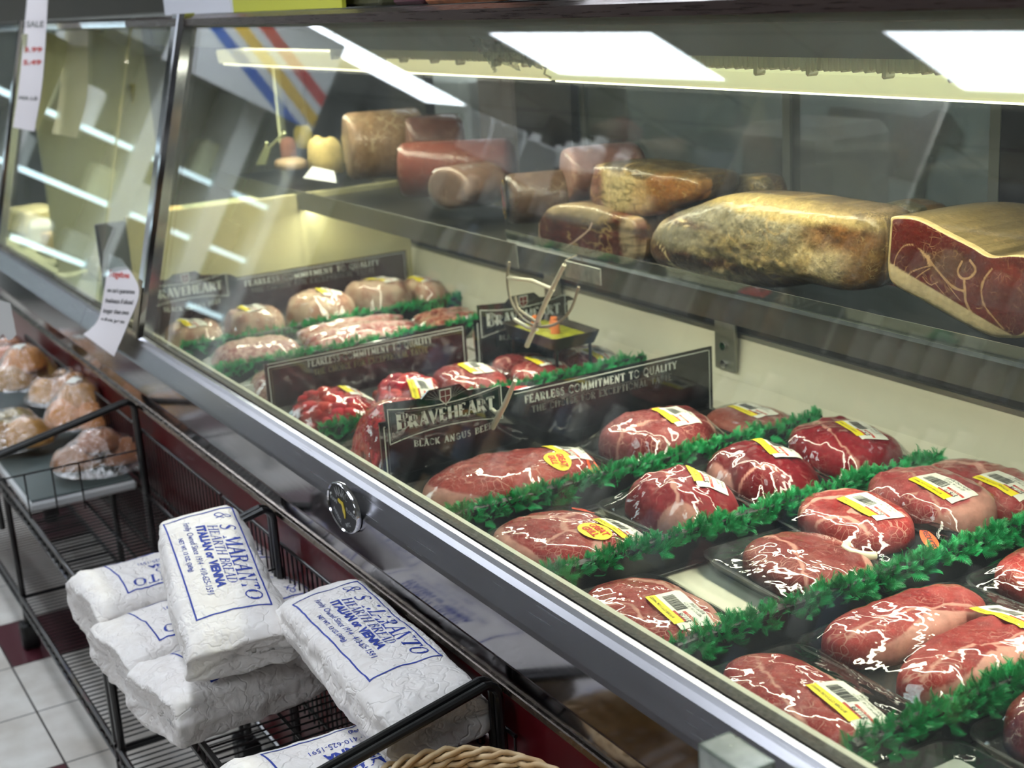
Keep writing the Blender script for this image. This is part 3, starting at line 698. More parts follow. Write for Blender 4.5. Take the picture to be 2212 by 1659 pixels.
def tray_film(t, L, Wd, steaks, tray_mat, hrim=.022, film=FILM, seed=1, clear=False):
    hx, hy = L/2, Wd/2
    m = MB(); m.loft([rrect(hx-.016, hy-.016, .03, 0), rrect(hx-.004, hy-.004, .036, hrim-.003), rrect(hx, hy, .038, hrim), rrect(hx-.004, hy-.004, .035, hrim+.001), rrect(hx-.018, hy-.018, .028, .004)], cap0=True, cap1=True)
    tr = m.build('foam_tray', tray_mat, t, smooth=False)
    # film: sheet stretched over the tray rim and the meat
    bv = bvh_of(*steaks); nx, ny = 58, 44
    U, V = np.meshgrid(np.linspace(-1, 1, nx), np.linspace(-1, 1, ny), indexing='ij')
    k = 7.0; sq = (np.abs(U)**k+np.abs(V)**k)**(1/k); mx = np.maximum(np.abs(U), np.abs(V)); sc_ = np.where(sq > 0, mx/np.maximum(sq, 1e-9), 1)
    X, Y = U*sc_*(hx+.001), V*sc_*(hy+.001)
    ob = np.full(X.shape, .0)
    for i in range(nx):
        for j in range(ny):
            h = bv.ray_cast(Vector((X[i, j], Y[i, j], 1)), Vector((0, 0, -1)))
            if h[0] is not None: ob[i, j] = h[0].z+.0012
    edge = np.zeros(X.shape, bool); edge[0] = edge[-1] = True; edge[:, 0] = edge[:, -1] = True
    Z = np.maximum(ob, hrim+.002)
    for it in range(260):
        A = Z.copy(); A[1:-1, 1:-1] = (Z[2:, 1:-1]+Z[:-2, 1:-1]+Z[1:-1, 2:]+Z[1:-1, :-2])/4
        Z = np.maximum(A, ob); Z[edge] = np.maximum(hrim+.002, ob[edge])
    q = np.stack([X, Y], -1); wr = .0010*np.abs(nz(q, 55, seed+40, 2))*(Z > ob+.0015)
    wr += .0014*np.abs(nz(np.stack([X*.3+Y, Y*.2], -1), 130, seed+41, 1))*((Z > ob+.002) & (mx > .7))
    Z = Z+np.where(edge, 0, wr)
    fm = MB(); g = np.stack([X, Y, Z], -1); fm.grid(g)
    loop = [(i, 0) for i in range(nx)]+[(nx-1, j) for j in range(1, ny)]+[(i, ny-1) for i in range(nx-2, -1, -1)]+[(0, j) for j in range(ny-2, 0, -1)]
    r0 = [tuple(g[a]) for a in loop]; r1 = [(x*.995, y*.995, max(z-.006, .003)) for x, y, z in r0]; r2 = [(x*.93, y*.93, .0012) for x, y, z in r0]
    fm.loft([r0, r1, r2], cap0=False, cap1=False)
    return fm.build('film_wrap', film, t, smooth=True)

PRICES = {}
def label_on(t, film, x, y, rot, price='$18.70', nm='STEAK', size=1.0, name='price_label'):
    bv = bvh_of(film); L, Wd = .104*size, .054*size
    m = MB(); 
    def add(vs, fs, mi, lift): m.add(drape(xf(vs, rot, x, y), bv, lift), fs, mi)
    n = 12
    v, f = quad_grid(-L/2, -Wd/2+.003, L/2, Wd/2, 14, 8); add(v, f, 0, .0006)
    v, f = quad_grid(-L/2, -Wd/2, L/2*.72, -Wd/2+.0150*size, 14, 3); add(v, f, 1, .0008)
    v, f = quad_grid(L*.02, -Wd/2+.0150*size, L*.36, -Wd/2+.0185*size, 6, 1); add(v, f, 2, .0010)
    v, f = quad_grid(L*.10, -.001*size, L*.47, .0035*size, 6, 1); add(v, f, 2, .0010)
    r = np.random.default_rng(int(abs(x*1e4))+len(nm)); xx = -L*.40
    while xx < L*.04:
        w = r.choice([.0007, .0012, .0019])*size; v, f = quad_grid(xx, -.006*size, xx+w, .0115*size, 1, 3); add(v, f, 3, .0010); xx += w+r.choice([.0008, .0014])*size
    def tx(body, s, cx, cy, mi=3, sh=.0):
        vs, fs = text_geo(body, s*size, shear=sh, res=1); add([(-a*.8+cx, -b+cy) for a, b in vs], fs, mi, .0012)   # reads from the back of the case
    tx(price, .0125, L*.26, -.0065*size); tx(nm, .0078, L*.10, .0225*size); tx('NET WT 1.48   LB 12.99', .006, L*.1, .0150*size); tx('TOTAL PRICE', .0045, L*.29, .0012*size, 0); tx('BUTCHER CUT LOCAL MARKET', .0062, -L*.13, -.0195*size)
    return m.build(name, [LBLW, YEL, RED, INK], t)
def sticker_on(t, film, x, y, rot, kind):
    bv = bvh_of(film); m = MB()
    if kind == 'reduced':
        vs = [(0, 0)]; n = 28; a, b = .034, .0115
        pts = [(a*math.cos(q)*(1 if abs(math.cos(q)) < .93 else .93/abs(math.cos(q))), b*math.sin(q)) for q in [2*PI*i/n for i in range(n)]]
        pts = [(max(-a*.86, min(a*.86, p[0])), p[1]) for p in pts]; vs += pts; fs = [(0, 1+i, 1+(i+1) % n) for i in range(n)]
        m.add(drape(xf(vs, rot, x, y), bv, .0008), fs, 0); v, f = text_geo('REDUCED', .0125, bold=.0003, sx=.98); m.add(drape(xf(v, rot, x, y), bv, .0014), f, 1)
        return m.build('reduced_sticker', [ORANGE, INK], t)
    vs = [(0, 0)]; n = 36; vs += [(.034*math.cos(2*PI*i/n), .024*math.sin(2*PI*i/n)) for i in range(n)]; fs = [(0, 1+i, 1+(i+1) % n) for i in range(n)]
    m.add(drape(xf(vs, rot, x, y), bv, .0012), fs, 0)
    for body, yy in (('GREAT', .0075), ('GRILL', -.0085)):
        v, f = text_geo(body, .0168, bold=.0006, sx=.9); m.add(drape(xf([(a, b+yy) for a, b in v], rot, x, y), bv, .0018), f, 1)
    return m.build('round_sticker', [plain('sticker_yellow', (252, 214, 30), .5), REDINK], t)

FOAMB = plain('foam_black', (17, 18, 20), .5, bump=(600, .2, .0004)); FOAMW = plain('foam_white', (222, 222, 216), .5)
def package(label, x, y, rot, L, Wd, cuts, tray=FOAMB, mat=MEAT, lab=None, stick=(), z=DECK+.0, tilt=(0, 0), group='wrapped trays of meat in the case', part='steak', film=FILM, seed=0, pad=None, hrim=.022):
    t = thing('meat_package', label, 'packaged meat', (x, y, z), (tilt[0], tilt[1], rot), group)
    objs = []
    for k, c in enumerate(cuts):
        c = dict(c); cx, cy, cr = c.pop('at', (0, 0, 0)); nm = c.pop('name', part); mt = c.pop('mat', mat)
        o = slab(seed=seed*13+k*5+3, **c).build(nm, mt, t, loc=(cx, cy, .006), rot=(0, 0, cr), smooth=True)
        objs.append(o)
    bpy.context.view_layer.update()
    if pad: MB().box((pad[0], pad[1], .0055), (pad[0]+pad[2], pad[1]+pad[3], .0095), bev=.001).build('absorbent_pad', plain('pad_white', (205, 208, 200), .8), t)
    fl = tray_film(t, L, Wd, objs, tray, seed=seed, film=film, hrim=hrim)
    if lab: label_on(t, fl, *lab[:3], **(lab[3] if len(lab) > 3 else {}))
    for s in stick: sticker_on(t, fl, *s)
    return t
R_ = math.radians
S = SEAMS
# lane nearest the viewer
package('long strip steak with a white gristle line in the front corner tray nearest the viewer', -1.135, 1.035, R_(-4), .285, .195, [dict(L=.262, Wd=.135, h=.040, n=2.3, cap=(100, 70, .010), seams=S['strip'], at=(0, -.012, R_(-3)))], lab=(.055, .015, R_(-5), dict(price='$17.88', nm='NY STRIP STEAK')), seed=1, pad=(-.05, .062, .06, .025))
package('tray of two long steaks with cream fat edges, right of the frayed divider end', -1.150, 1.285, R_(2), .265, .315, [dict(L=.26, Wd=.112, h=.045, n=2.6, cap=(-90, 60, .016), seams=S['eye'], at=(-.062, .0, R_(86))), dict(L=.27, Wd=.115, h=.047, n=2.4, cap=(-95, 65, .018), seams=S['eye'], at=(.060, -.01, R_(92)))], lab=(.045, .075, R_(-6), dict(price='$24.77', nm='NY STRIP STEAK')), seed=2)
package('tray with one broad bright steak behind the two long steaks', -1.150, 1.56, R_(3), .265, .23, [dict(L=.235, Wd=.19, h=.050, n=2.5, cap=(40, 60, .012), seams=S['ribeye'])], seed=3)
package('tray with a grey pad at the bottom edge of the view', -.865, 1.03, R_(0), .25, .17, [dict(L=.20, Wd=.11, h=.030, n=2.4, seams=S['eye'], at=(.01, -.02, 0))], seed=19, pad=(-.10, .02, .07, .05))
package('dark red roast with glare lines in the bottom right corner', -.865, 1.225, R_(0), .25, .20, [dict(L=.225, Wd=.17, h=.060, n=2.3, lean=C3(128, 30, 34), lean2=C3(160, 70, 66), seams=S['strip'])], mat=MEATD, seed=20)
package('red steak tray at the right edge, third back beyond the nearest divider', -.865, 1.43, R_(0), .25, .19, [dict(L=.225, Wd=.16, h=.050, n=2.3, seams=S['ribeye'])], seed=21)
# lane between the gapped dividers
package('marbled ribeye steak in front of the bare cream gap, near the rail', -1.450, 1.035, R_(-2), .255, .165, [dict(L=.232, Wd=.150, h=.036, n=2.4, cap=(70, 75, .014), seams=S['ribeye'])], lab=(.045, .012, R_(-8), dict(price='$17.58', nm='RIBEYE STEAK')), seed=4)
package('unlabelled dark round steak beside the bare cream gap', -1.452, 1.305, R_(-3), .262, .200, [dict(L=.215, Wd=.165, h=.040, n=2.2, cap=(75, 60, .010), seams=S['eye'], lean=C3(138, 44, 44), lean2=C3(172, 96, 84), at=(.010, .008, 0))], seed=5)
package('delmonico steak with the orange REDUCED sticker on its wrap', -1.470, 1.460, R_(-6), .282, .185, [dict(L=.205, Wd=.150, h=.044, n=2.3, cap=(160, 55, .012), seams=S['delmonico'], at=(-.032, 0, 0))], lab=(-.010, .015, R_(-4), dict(price='$25.19', nm='DELMONICO STEAK')), stick=[(.108, .030, R_(-24), 'reduced')], z=DECK+.014, tilt=(R_(3), 0), seed=6)
package('pale pink roast with curved glare lines, directly behind the REDUCED steak', -1.480, 1.612, R_(-4), .262, .170, [dict(L=.225, Wd=.150, h=.058, n=2.3, cap=(10, 45, .015), seams=S['eye'], lean=C3(178, 72, 76), lean2=C3(206, 124, 122))], lab=(.030, -.005, R_(-5), dict(price='$18.70', nm='EYE ROUND ROAST')), z=DECK+.010, tilt=(R_(3), 0), seed=7)
package('heavily seamed chuck steak at the back of the case against the cream liner', -1.470, 1.722, R_(-3), .262, .165, [dict(L=.24, Wd=.150, h=.046, n=2.3, seams=S['chuck'], cap=(180, 40, .01))], lab=(.055, -.008, R_(-4), dict(price='$21.98', nm='CHUCK STEAK')), z=DECK+.010, seed=8)
m = MB(); m.tube(catmull([(-.028, .004, 0), (-.016, -.012, .002), (.004, -.017, .003), (.022, -.008, .002), (.028, .006, 0)], 5), [.003]+[.0075]*18+[.003]*3 if False else .0065, 8)
fc = m.build('fat_trimming', plain('white_fat', (236, 222, 192), .35), None, loc=(-1.405, 1.378, DECK+.040), smooth=True); tag(fc, 'curl of white fat at the near edge of the REDUCED steak', 'meat trimming')
# lane behind the second divider
package('marbled steak with the yellow GREAT GRILL sticker beside the steel rail', -1.748, 1.075, R_(10), .250, .235, [dict(L=.225, Wd=.185, h=.040, n=2.3, cap=(-120, 60, .010), seams=S['chuck'])], lab=(.062, .072, R_(-8), dict(price='$12.44', nm='DELMONICO', size=.9)), stick=[(.052, .022, R_(-12), 'grill'), (-.052, .095, R_(-14), 'reduced')], seed=9)
package('thick domed roast with a pale fat streak behind the GREAT GRILL steak', -1.748, 1.310, R_(4), .240, .205, [dict(L=.205, Wd=.165, h=.074, n=2.2, cap=(-40, 25, .010), seams=S['eye'], lean=C3(146, 34, 44), lean2=C3(176, 64, 70), e=2.3)], mat=MEATD, lab=(.018, .040, R_(-30), dict(price='$11.93', nm='TOP ROUND ROAST')), seed=10)
package('darkest red roast tied with a white string, third from the rail in its lane', -1.765, 1.500, R_(-2), .250, .185, [dict(L=.225, Wd=.160, h=.072, n=2.4, lean=C3(108, 14, 26), lean2=C3(140, 30, 40), seams=[([(.3, -.9), (.4, -.5), (.62, -.3)], .002)], cap=(-110, 30, .006), e=2.6)], mat=MEATD, lab=(.000, .030, R_(-14), dict(price='$16.50', nm='SIRLOIN ROAST')), seed=11)
package('dark red roast with a pink fat corner at the back end of its lane', -1.760, 1.690, R_(-4), .250, .180, [dict(L=.225, Wd=.160, h=.068, n=2.5, lean=C3(140, 18, 34), lean2=C3(176, 52, 62), cap=(165, 40, .012), seams=S['strip'])], mat=MEATD, lab=(.020, .020, R_(-14), dict(price='$14.21', nm='SIRLOIN ROAST')), seed=12)
# lane beside the nearest sign
package('big tapered pale red roast below the BRAVEHEART sign, with a round yellow sticker', -2.035, 1.150, R_(86), .370, .220, [dict(L=.335, Wd=.185, h=.056, n=2.2, lean=C3(168, 62, 60), lean2=C3(190, 96, 88), cap=(180, 40, .008), patches=.1)], lab=(.118, .005, R_(-92), dict(price='$28.65', nm='TRI TIP ROAST')), stick=[(.075, -.040, R_(-104), 'grill'), (.132, -.075, R_(-100), 'reduced')], seed=13)
package('rounded purplish roast behind the big tapered roast, beside the black sign board', -2.035, 1.475, R_(90), .250, .220, [dict(L=.235, Wd=.190, h=.070, n=2.3, lean=C3(132, 50, 54), lean2=C3(160, 84, 84), seams=S['eye'])], lab=(.030, -.020, R_(-100), dict(price='$19.02', nm='RUMP ROAST')), seed=14)
package('flat pale package half hidden at the back beside the black sign board', -2.035, 1.70, R_(90), .160, .220, [dict(L=.145, Wd=.180, h=.032, n=2.5, lean=C3(150, 74, 64), lean2=C3(180, 110, 96))], lab=(.015, .010, R_(-96), dict(price='$9.40', nm='STEW MEAT')), seed=15)
# chunked beef beyond the nearest sign
def mound(name, parent, L, Wd, h, n, seed, mat, worms=True, r=.0045, loc=(0, 0, 0)):
    rg = np.random.default_rng(seed); m = MB()
    base = slab(L*.9, Wd*.9, h*.85, seed); m.v += base.v; m.f += base.f; m.mi += base.mi; m.n += base.n; m.c += [tuple(C3(150, 24, 34))]*base.n; m.hascol = True
    for i in range(n):
        a = rg.uniform(0, 2*PI); rr = math.sqrt(rg.random()); x, y = rr*L/2*math.cos(a)*.92, rr*Wd/2*math.sin(a)*.92; z = h*max(0, 1-rr**2.6)**.55*.92
        c = C3(int(rg.integers(190, 238)), int(rg.integers(34, 78)), int(rg.integers(48, 78)))
        k0 = m.n
        if worms:
            d = rg.uniform(0, PI); l = rg.uniform(.02, .05); pts = []
            for s in np.linspace(-.5, .5, 6): 
                px = x+math.cos(d)*l*s+.004*math.sin(s*9+i); py = y+math.sin(d)*l*s+.004*math.cos(s*8+i); q = (px/(L/2))**2+(py/(Wd/2))**2
                pts.append((px, py, h*max(.02, 1-q**1.3)**.55+rg.normal(0, .0012)))
            m.tube(pts, r, 6)
        else:
            sx, sy, sz = rg.uniform(.6, 1.2, 3)*r; ang = rg.uniform(0, PI); bx = slab(2*sx, 2*sy, 1.4*sz, int(rg.integers(1e5)), n=3, irr=.15, nr=7, nt=16)
            M = np.array([[math.cos(ang), -math.sin(ang), 0], [math.sin(ang), math.cos(ang), 0], [0, 0, 1]]); vv = np.array(bx.v) @ M.T+np.array([x, y, z-.4*sz]); m.add(vv, bx.f)
        m.c[k0:] = [tuple(c)]*(m.n-k0)
    return m.build(name, mat, parent, loc=loc, smooth=True)
MINCE = meat('minced_beef', .5, 160, rough=.4, bumpd=.001)
def chunk_pack(label, x, y, rot, L, Wd, h, n, seed, worms, r, lab=None, tray=FOAMB, mat=MINCE, part='meat_chunks', film=FILM, z=DECK):
    t = thing('meat_package', label, 'packaged meat', (x, y, z), (0, 0, rot), 'wrapped trays of meat in the case')
    o = mound(part, t, L-.035, Wd-.035, h, n, seed, mat, worms, r, (0, 0, .006)); o['kind'] = 'stuff'
    bpy.context.view_layer.update(); fl = tray_film(t, L, Wd, [o], tray, seed=seed, film=film)
    if lab: label_on(t, fl, *lab[:3], **(lab[3] if len(lab) > 3 else {}))
    return t
chunk_pack('stringy minced beef mound beside the rail, left of the emblem', -2.325, 1.080, 0, .262, .225, .112, 420, 31, True, .0044, part='minced_beef')
chunk_pack('second mound of bright minced beef peeking over the BRAVEHEART emblem', -2.335, 1.345, 0, .250, .225, .080, 200, 32, True, .0042, part='minced_beef')
chunk_pack('diced beef tray next to the rail, with a flat yellow and white label', -2.645, 1.075, R_(4), .265, .205, .055, 60, 33, False, .016, lab=(-.005, .055, R_(-10), dict(price='$8.93', nm='STEW BEEF')))
chunk_pack('second diced beef tray from the rail, its label curling beside the first', -2.640, 1.255, R_(-3), .265, .175, .052, 50, 34, False, .016, lab=(.070, .0, R_(-14), dict(price='$9.17', nm='STEW BEEF')))
package('dark red steak third from the rail behind the nearest sign', -2.640, 1.405, R_(-3), .262, .165, [dict(L=.23, Wd=.145, h=.050, n=2.4, lean=C3(136, 30, 38), seams=S['eye'])], lab=(-.01, .02, R_(-6), dict(price='$13.10', nm='LONDON BROIL')), seed=16)
package('sliced beef tray fourth from the rail behind the nearest sign', -2.640, 1.560, R_(-3), .262, .155, [dict(L=.10, Wd=.13, h=.042, n=2.4, lean=C3(132, 36, 42), seams=S['ribeye'], at=(-.06, 0, .2)), dict(L=.12, Wd=.13, h=.048, n=2.4, lean=C3(132, 36, 42), seams=S['strip'], at=(.05, 0, -.2))], lab=(.03, .02, R_(-8), dict(price='$10.36', nm='BEEF SHORT RIB')), seed=17)
package('rearmost beef tray behind the nearest sign, only its label clear', -2.635, 1.715, R_(-3), .262, .145, [dict(L=.22, Wd=.12, h=.040, n=2.4, lean=C3(128, 34, 40), seams=S['strip'])], lab=(.05, .01, R_(-6), dict(price='$7.75', nm='BEEF SHANK')), seed=18)

# ------------------------------------------------------------------ sausages and poultry in the far lanes
def mottled(name, a, b, c, scale, rough=.4):
    t = NT(name); v = t.n('TexVoronoi', None, Vector=t.obj(), Scale=float(scale))
    n = t.noise(scale*.7, 5)
    t.P(Base_Color=t.mix(t.ramp(n, [(.42, 0.), (.6, 1.)]), t.mix(t.ramp(v.outputs[0], [(.2, 0.), (.5, 1.)]), lin(a), lin(b)), lin(c)), Roughness=rough, Specular_IOR_Level=.3)
    t.bump(n, .5, .002); return t.m
SAUS = mottled('sausage_pink', (206, 138, 132), (176, 92, 88), (226, 190, 180), 110)
SAUSR = mottled('sausage_red', (196, 112, 84), (160, 70, 52), (222, 168, 140), 120)
PORK = mottled('ground_pork', (198, 140, 134), (160, 88, 92), (226, 186, 176), 130)
POUL = mottled('pale_poultry', (206, 160, 136), (180, 128, 108), (218, 186, 160), 30)
def links(label, x, y, rot, L, Wd, n, r, mat, lab=None, z=DECK, seed=0):
    t = thing('sausage_package', label, 'packaged sausage', (x, y, z), (0, 0, rot), 'sausage trays in the far lanes'); objs = []
    for i in range(n):
        yy = (i-(n-1)/2)*r*1.75; m = MB(); K = 17; pts = [(-L/2+.02+(L-.04)*k/(K-1), yy+.004*math.sin(k*.7+i), .006+r+.2*r*(i % 2)) for k in range(K)]
        rr = [r*(max(.25, math.sin(PI*(k+.6)/(K+.2))**.35))*(1-.16*(k % 5 == 0)) for k in range(K)]
        m.tube(pts, rr, 14); objs.append(m.build('sausage_link', mat, t, smooth=True))
    bpy.context.view_layer.update(); fl = tray_film(t, L, Wd, objs, FOAMW, seed=seed)
    if lab: label_on(t, fl, *lab)
    return t
links('large tray of fat pink sausage links in the middle of the far lane', -3.225, 1.40, R_(84), .33, .19, 4, .026, SAUS, seed=41)
links('orange-red sausage links at the back end of the far lane', -3.215, 1.66, R_(86), .20, .18, 4, .020, SAUSR, seed=42)
def loafpack(label, x, y, rot, L, Wd, h, mat, lab=None, tray=FOAMW, seed=0, z=DECK, lean=None, n=2.3, cat='packaged meat'):
    t = thing('meat_package', label, cat, (x, y, z), (0, 0, rot), 'wrapped trays of meat in the case')
    o = slab(L=L-.03, Wd=Wd-.03, h=h, seed=seed, n=n, irr=.12, nr=26, nt=80).build('meat_portion', mat, t, loc=(0, 0, .006), smooth=True)
    bpy.context.view_layer.update(); fl = tray_film(t, L, Wd, [o], tray, seed=seed)
    if lab: label_on(t, fl, *lab)
    return t
loafpack('pink speckled ground pork loaf in the far lane, nearest the rail', -3.215, 1.115, R_(80), .25, .19, .060, PORK, seed=43)
loafpack('dark ground meat tray tucked behind the maroon sign, with a white card in front', -2.925, 1.09, R_(85), .22, .2, .055, PORK, seed=44)
loafpack('small pale sausage pack leaning by the maroon sign top, two away from the rail', -2.925, 1.30, R_(85), .17, .19, .060, SAUS, lab=(0, .02, R_(-90)), seed=45)
loafpack('small red and white pack behind the maroon sign, third from the rail', -2.925, 1.475, R_(88), .16, .19, .062, SAUSR, lab=(0, .02, R_(-85)), seed=46)
loafpack('labelled bacon-like pack behind the short BRAVEHEART board', -2.925, 1.66, R_(92), .18, .19, .075, SAUS, lab=(.02, .0, R_(-95)), seed=47)
loafpack('white wrapped poultry pack with a crumpled label at the left end of the far lane', -3.520, 1.055, R_(80), .18, .22, .065, POUL, lab=(0, 0, R_(-80)), seed=48)
loafpack('pale chicken pack with an orange and yellow label near the post', -3.520, 1.225, R_(95), .17, .22, .075, POUL, lab=(0, .01, R_(-98)), seed=49)
loafpack('long pinkish fillet pack in the farthest lane, middle', -3.530, 1.42, R_(80), .22, .23, .085, POUL, lab=(.03, 0, R_(-90)), tray=FOAMB, seed=50)
loafpack('tan fillet pack with a bright label in the farthest lane, second from the back', -3.530, 1.60, R_(100), .20, .23, .090, POUL, lab=(.02, 0, R_(-90)), tray=FOAMB, seed=51)
loafpack('rearmost pale pack in the farthest lane against the cream liner', -3.530, 1.745, R_(90), .12, .23, .075, POUL, lab=(0, 0, R_(-90)), tray=FOAMB, seed=52)
m = MB(); m.box((-2.885, .955, DECK+.004), (-2.882, .985, DECK+.055)); tag(m.build('price_card', WHITE), 'small blank white card standing at the rail end of the maroon sign', 'card')
# garnish tray on the deck behind the signs
t = thing('garnish_tray', 'dark tray with carrot pieces and yellow greens below the white clip', 'tray', (-2.64, 1.62, DECK+.092)); 
m = MB(); m.loft([rrect(.105, .055, .01, 0), rrect(.115, .065, .012, .028), rrect(.111, .061, .01, .028), rrect(.10, .05, .008, .004)]); m.build('tray_pan', plain('tray_brown', (52, 44, 34), .35), t)
m = MB(); m.box((-.1, -.05, .004), (.1, .05, .018), bev=.004); m.build('greens', plain('yellow_greens', (150, 150, 34), .6, var=.5, vscale=60), t)['kind'] = 'stuff'
for a, b in ((-.05, -.01), (-.01, .015), (.03, -.005)): MB().tube([(a, b, .018), (a+.004, b, .045)], [.011, .008], 12).build('carrot_piece', plain('carrot', (210, 112, 44), .5), t)
for (a, b) in ((-.095, -.045), (.095, -.045), (-.095, .045), (.095, .045)): MB().tube([(a, b, -.092), (a, b, .001)], .004, 8).build('tray_leg', BLKMETAL, t)

# ------------------------------------------------------------------ cured meats on the shelf
HAMM = meat('cured_ham', .35, 90, rough=.3, fine=.3, fatc=(220, 180, 130)); RINDM = meat('ham_rind', .5, 120, rough=.4, fine=.6, bumpd=.003, fatc=(226, 200, 140))
def outline_r(pts, nt):
    """radius of a star-shaped outline about its centroid"""
    p = catmull(list(pts)+[pts[0]], 10); p = p[:-1]; c = p.mean(0); q = p-c
    ang = np.arctan2(q[:, 1], q[:, 0]) % (2*PI); r = np.hypot(q[:, 0], q[:, 1]); o = np.argsort(ang)
    th = np.linspace(0, 2*PI, nt, endpoint=False)
    return c, th, np.interp(th, np.r_[ang[o]-2*PI, ang[o], ang[o]+2*PI], np.r_[r[o], r[o], r[o]])
def lump(pts, df, db, colf, colb, seed, e=4, eb=3, nr=90, nt=260, bumpy=.003, sharp=False, scale_back=1.0):
    """solid whose outline (x, z) faces -y; df / db are how far it bulges to the front and back"""
    c, th, R = outline_r(pts, nt); m = MB(); rings = []; cols = []
    def ring(r, y, col):
        x = c[0]+R*r*np.cos(th); z = c[1]+R*r*np.sin(th); q = np.stack([x, z], -1)
        rings.append(np.stack([x, y+bumpy*nz(q, 28, seed, 3)*(1 if col is colf else 1)-0*x, z], -1)); cols.append(np.clip(col(q, np.full(nt, r)), 0, 1))
    for k_ in range(1, nr+1): r_ = 1-(1-k_/nr)**1.6; ring(r_, -df*max(0, 1-r_**e)**(1/e), colf)
    for p in np.linspace(PI/2, .04, nr//2): ring(1+(scale_back-1)*math.cos(p)**.7 if False else math.sin(p)**(2/eb), db*math.cos(p)**(2/eb), colb)
    g = np.array(rings); m.loft([list(map(tuple, r)) for r in g], 0, True, True, col=np.array(cols).reshape(-1, 3)); return m
def zones(base, zs, seed=0, seams=(), fat=C3(216, 184, 146), rim=None, rimc=None, nsc=25, dark=.66, crack=1.0):
    def f(q, r):
        w0 = .35; acc = np.tile(base, (len(q), 1))*w0; tot = np.full(len(q), w0); d = q+.010*np.stack([nz(q, nsc, seed, 3), nz(q, nsc, seed+9, 3)], -1)
        for x, z, rx, rz, c in zs:
            w = 9*np.exp(-(((d[:, 0]-x)/rx)**2+((d[:, 1]-z)/rz)**2)**1.6*1.3); acc += w[:, None]*c; tot += w
        o = acc/tot[:, None]*dark; o = o*(1+.30*nz(q*[1, 2.2], 60, seed+2, 4)[:, None])*(1+.25*nz(q, 300, seed+3, 2)[:, None])
        rdg = smooth01(1-np.abs(nz(q*[.45, 1.5], 34, seed+20, 3))*7)*smooth01(nz(q, 14, seed+22, 2)*3+.4); o = o*(1-.5*rdg[:, None]*crack)
        rd2 = smooth01(1-np.abs(nz(q*[.7, 1.2], 42, seed+30, 3))*9)*smooth01(nz(q, 17, seed+32, 2)*3); o = o*(1-rd2[:, None]*.6*crack)+C3(196, 164, 108)*rd2[:, None]*.6*crack
        ft = np.zeros(len(q))
        for ln, w in seams: ft = np.maximum(ft, smooth01((w*(1+.6*nz(q, 90, seed+5, 2))-polydist(q, catmull(ln, 6)))/.0012+.5))
        o = o*(1-ft[:, None])+fat*ft[:, None]
        if rim: k = smooth01((r-(1-rim))/.02+.5)[:, None]; o = o*(1-k)+(rimc if rimc is not None else fat)*k
        return o
    return f
def px(pts, y):       # outline given at photo positions, put on a real plane of constant depth
    return [(lambda a: (a[0], a[2]))(P(u, v, y=y)) for u, v in pts]
def ham(name, label, y, pix, df, db, colf, colb, seed, mat=HAMM, e=4, eb=3, bumpy=.003, cat='cured ham', part='ham_body', group='cured meats on the shelf', film=True, nr=90):
    pts = px(pix, y); cx = sum(p[0] for p in pts)/len(pts); zmin = min(p[1] for p in pts)
    loc = [(a-cx, b-zmin) for a, b in pts]; z0 = max(zmin, SH+.001)
    t = thing(name, label, cat, (cx, y, z0), group=group)
    o = lump(loc, df, db, colf(loc), colb, seed, e=e, eb=eb, bumpy=bumpy, nr=nr).build(part, mat, t, smooth=True); fixn(o)
    if film:
        c, th, R = outline_r(loc, 90); k = 1.012; m = MB(); rings = []
        for p in np.linspace(.05, PI/2, 18):
            r = math.sin(p)**(2/e)*k; rings.append([(c[0]+R[i]*r*math.cos(th[i]), -(df+.003)*math.cos(p)**(2/e)+.004*float(nz(np.array([[th[i]*3, r*6, 0]]), 1, seed, 2)[0]), c[1]+R[i]*r*math.sin(th[i])) for i in range(90)])
        for p in np.linspace(PI/2, .3, 8):
            r = math.sin(p)**(2/eb)*k; rings.append([(c[0]+R[i]*r*math.cos(th[i]), (db+.002)*math.cos(p)**(2/eb), c[1]+R[i]*r*math.sin(th[i])) for i in range(90)])
        m.loft(rings, cap0=True, cap1=False); m.build('vacuum_wrap', FILMV, t, smooth=True)
    return t, loc
TAN, BROWN, GREYT, YEL2, RUST, DKM, CRM = C3(150, 126, 96), C3(112, 84, 58), C3(150, 142, 120), C3(214, 186, 124), C3(150, 92, 38), C3(82, 38, 34), C3(228, 204, 158)
def rel(loc):
    xs = [p[0] for p in loc]; zs = [p[1] for p in loc]; x0, x1, z0, z1 = min(xs), max(xs), min(zs), max(zs)
    return lambda u, v: (x0+(x1-x0)*u, z1-(z1-z0)*v), (x1-x0), (z1-z0)
BACKT = zones(TAN, [], 3)
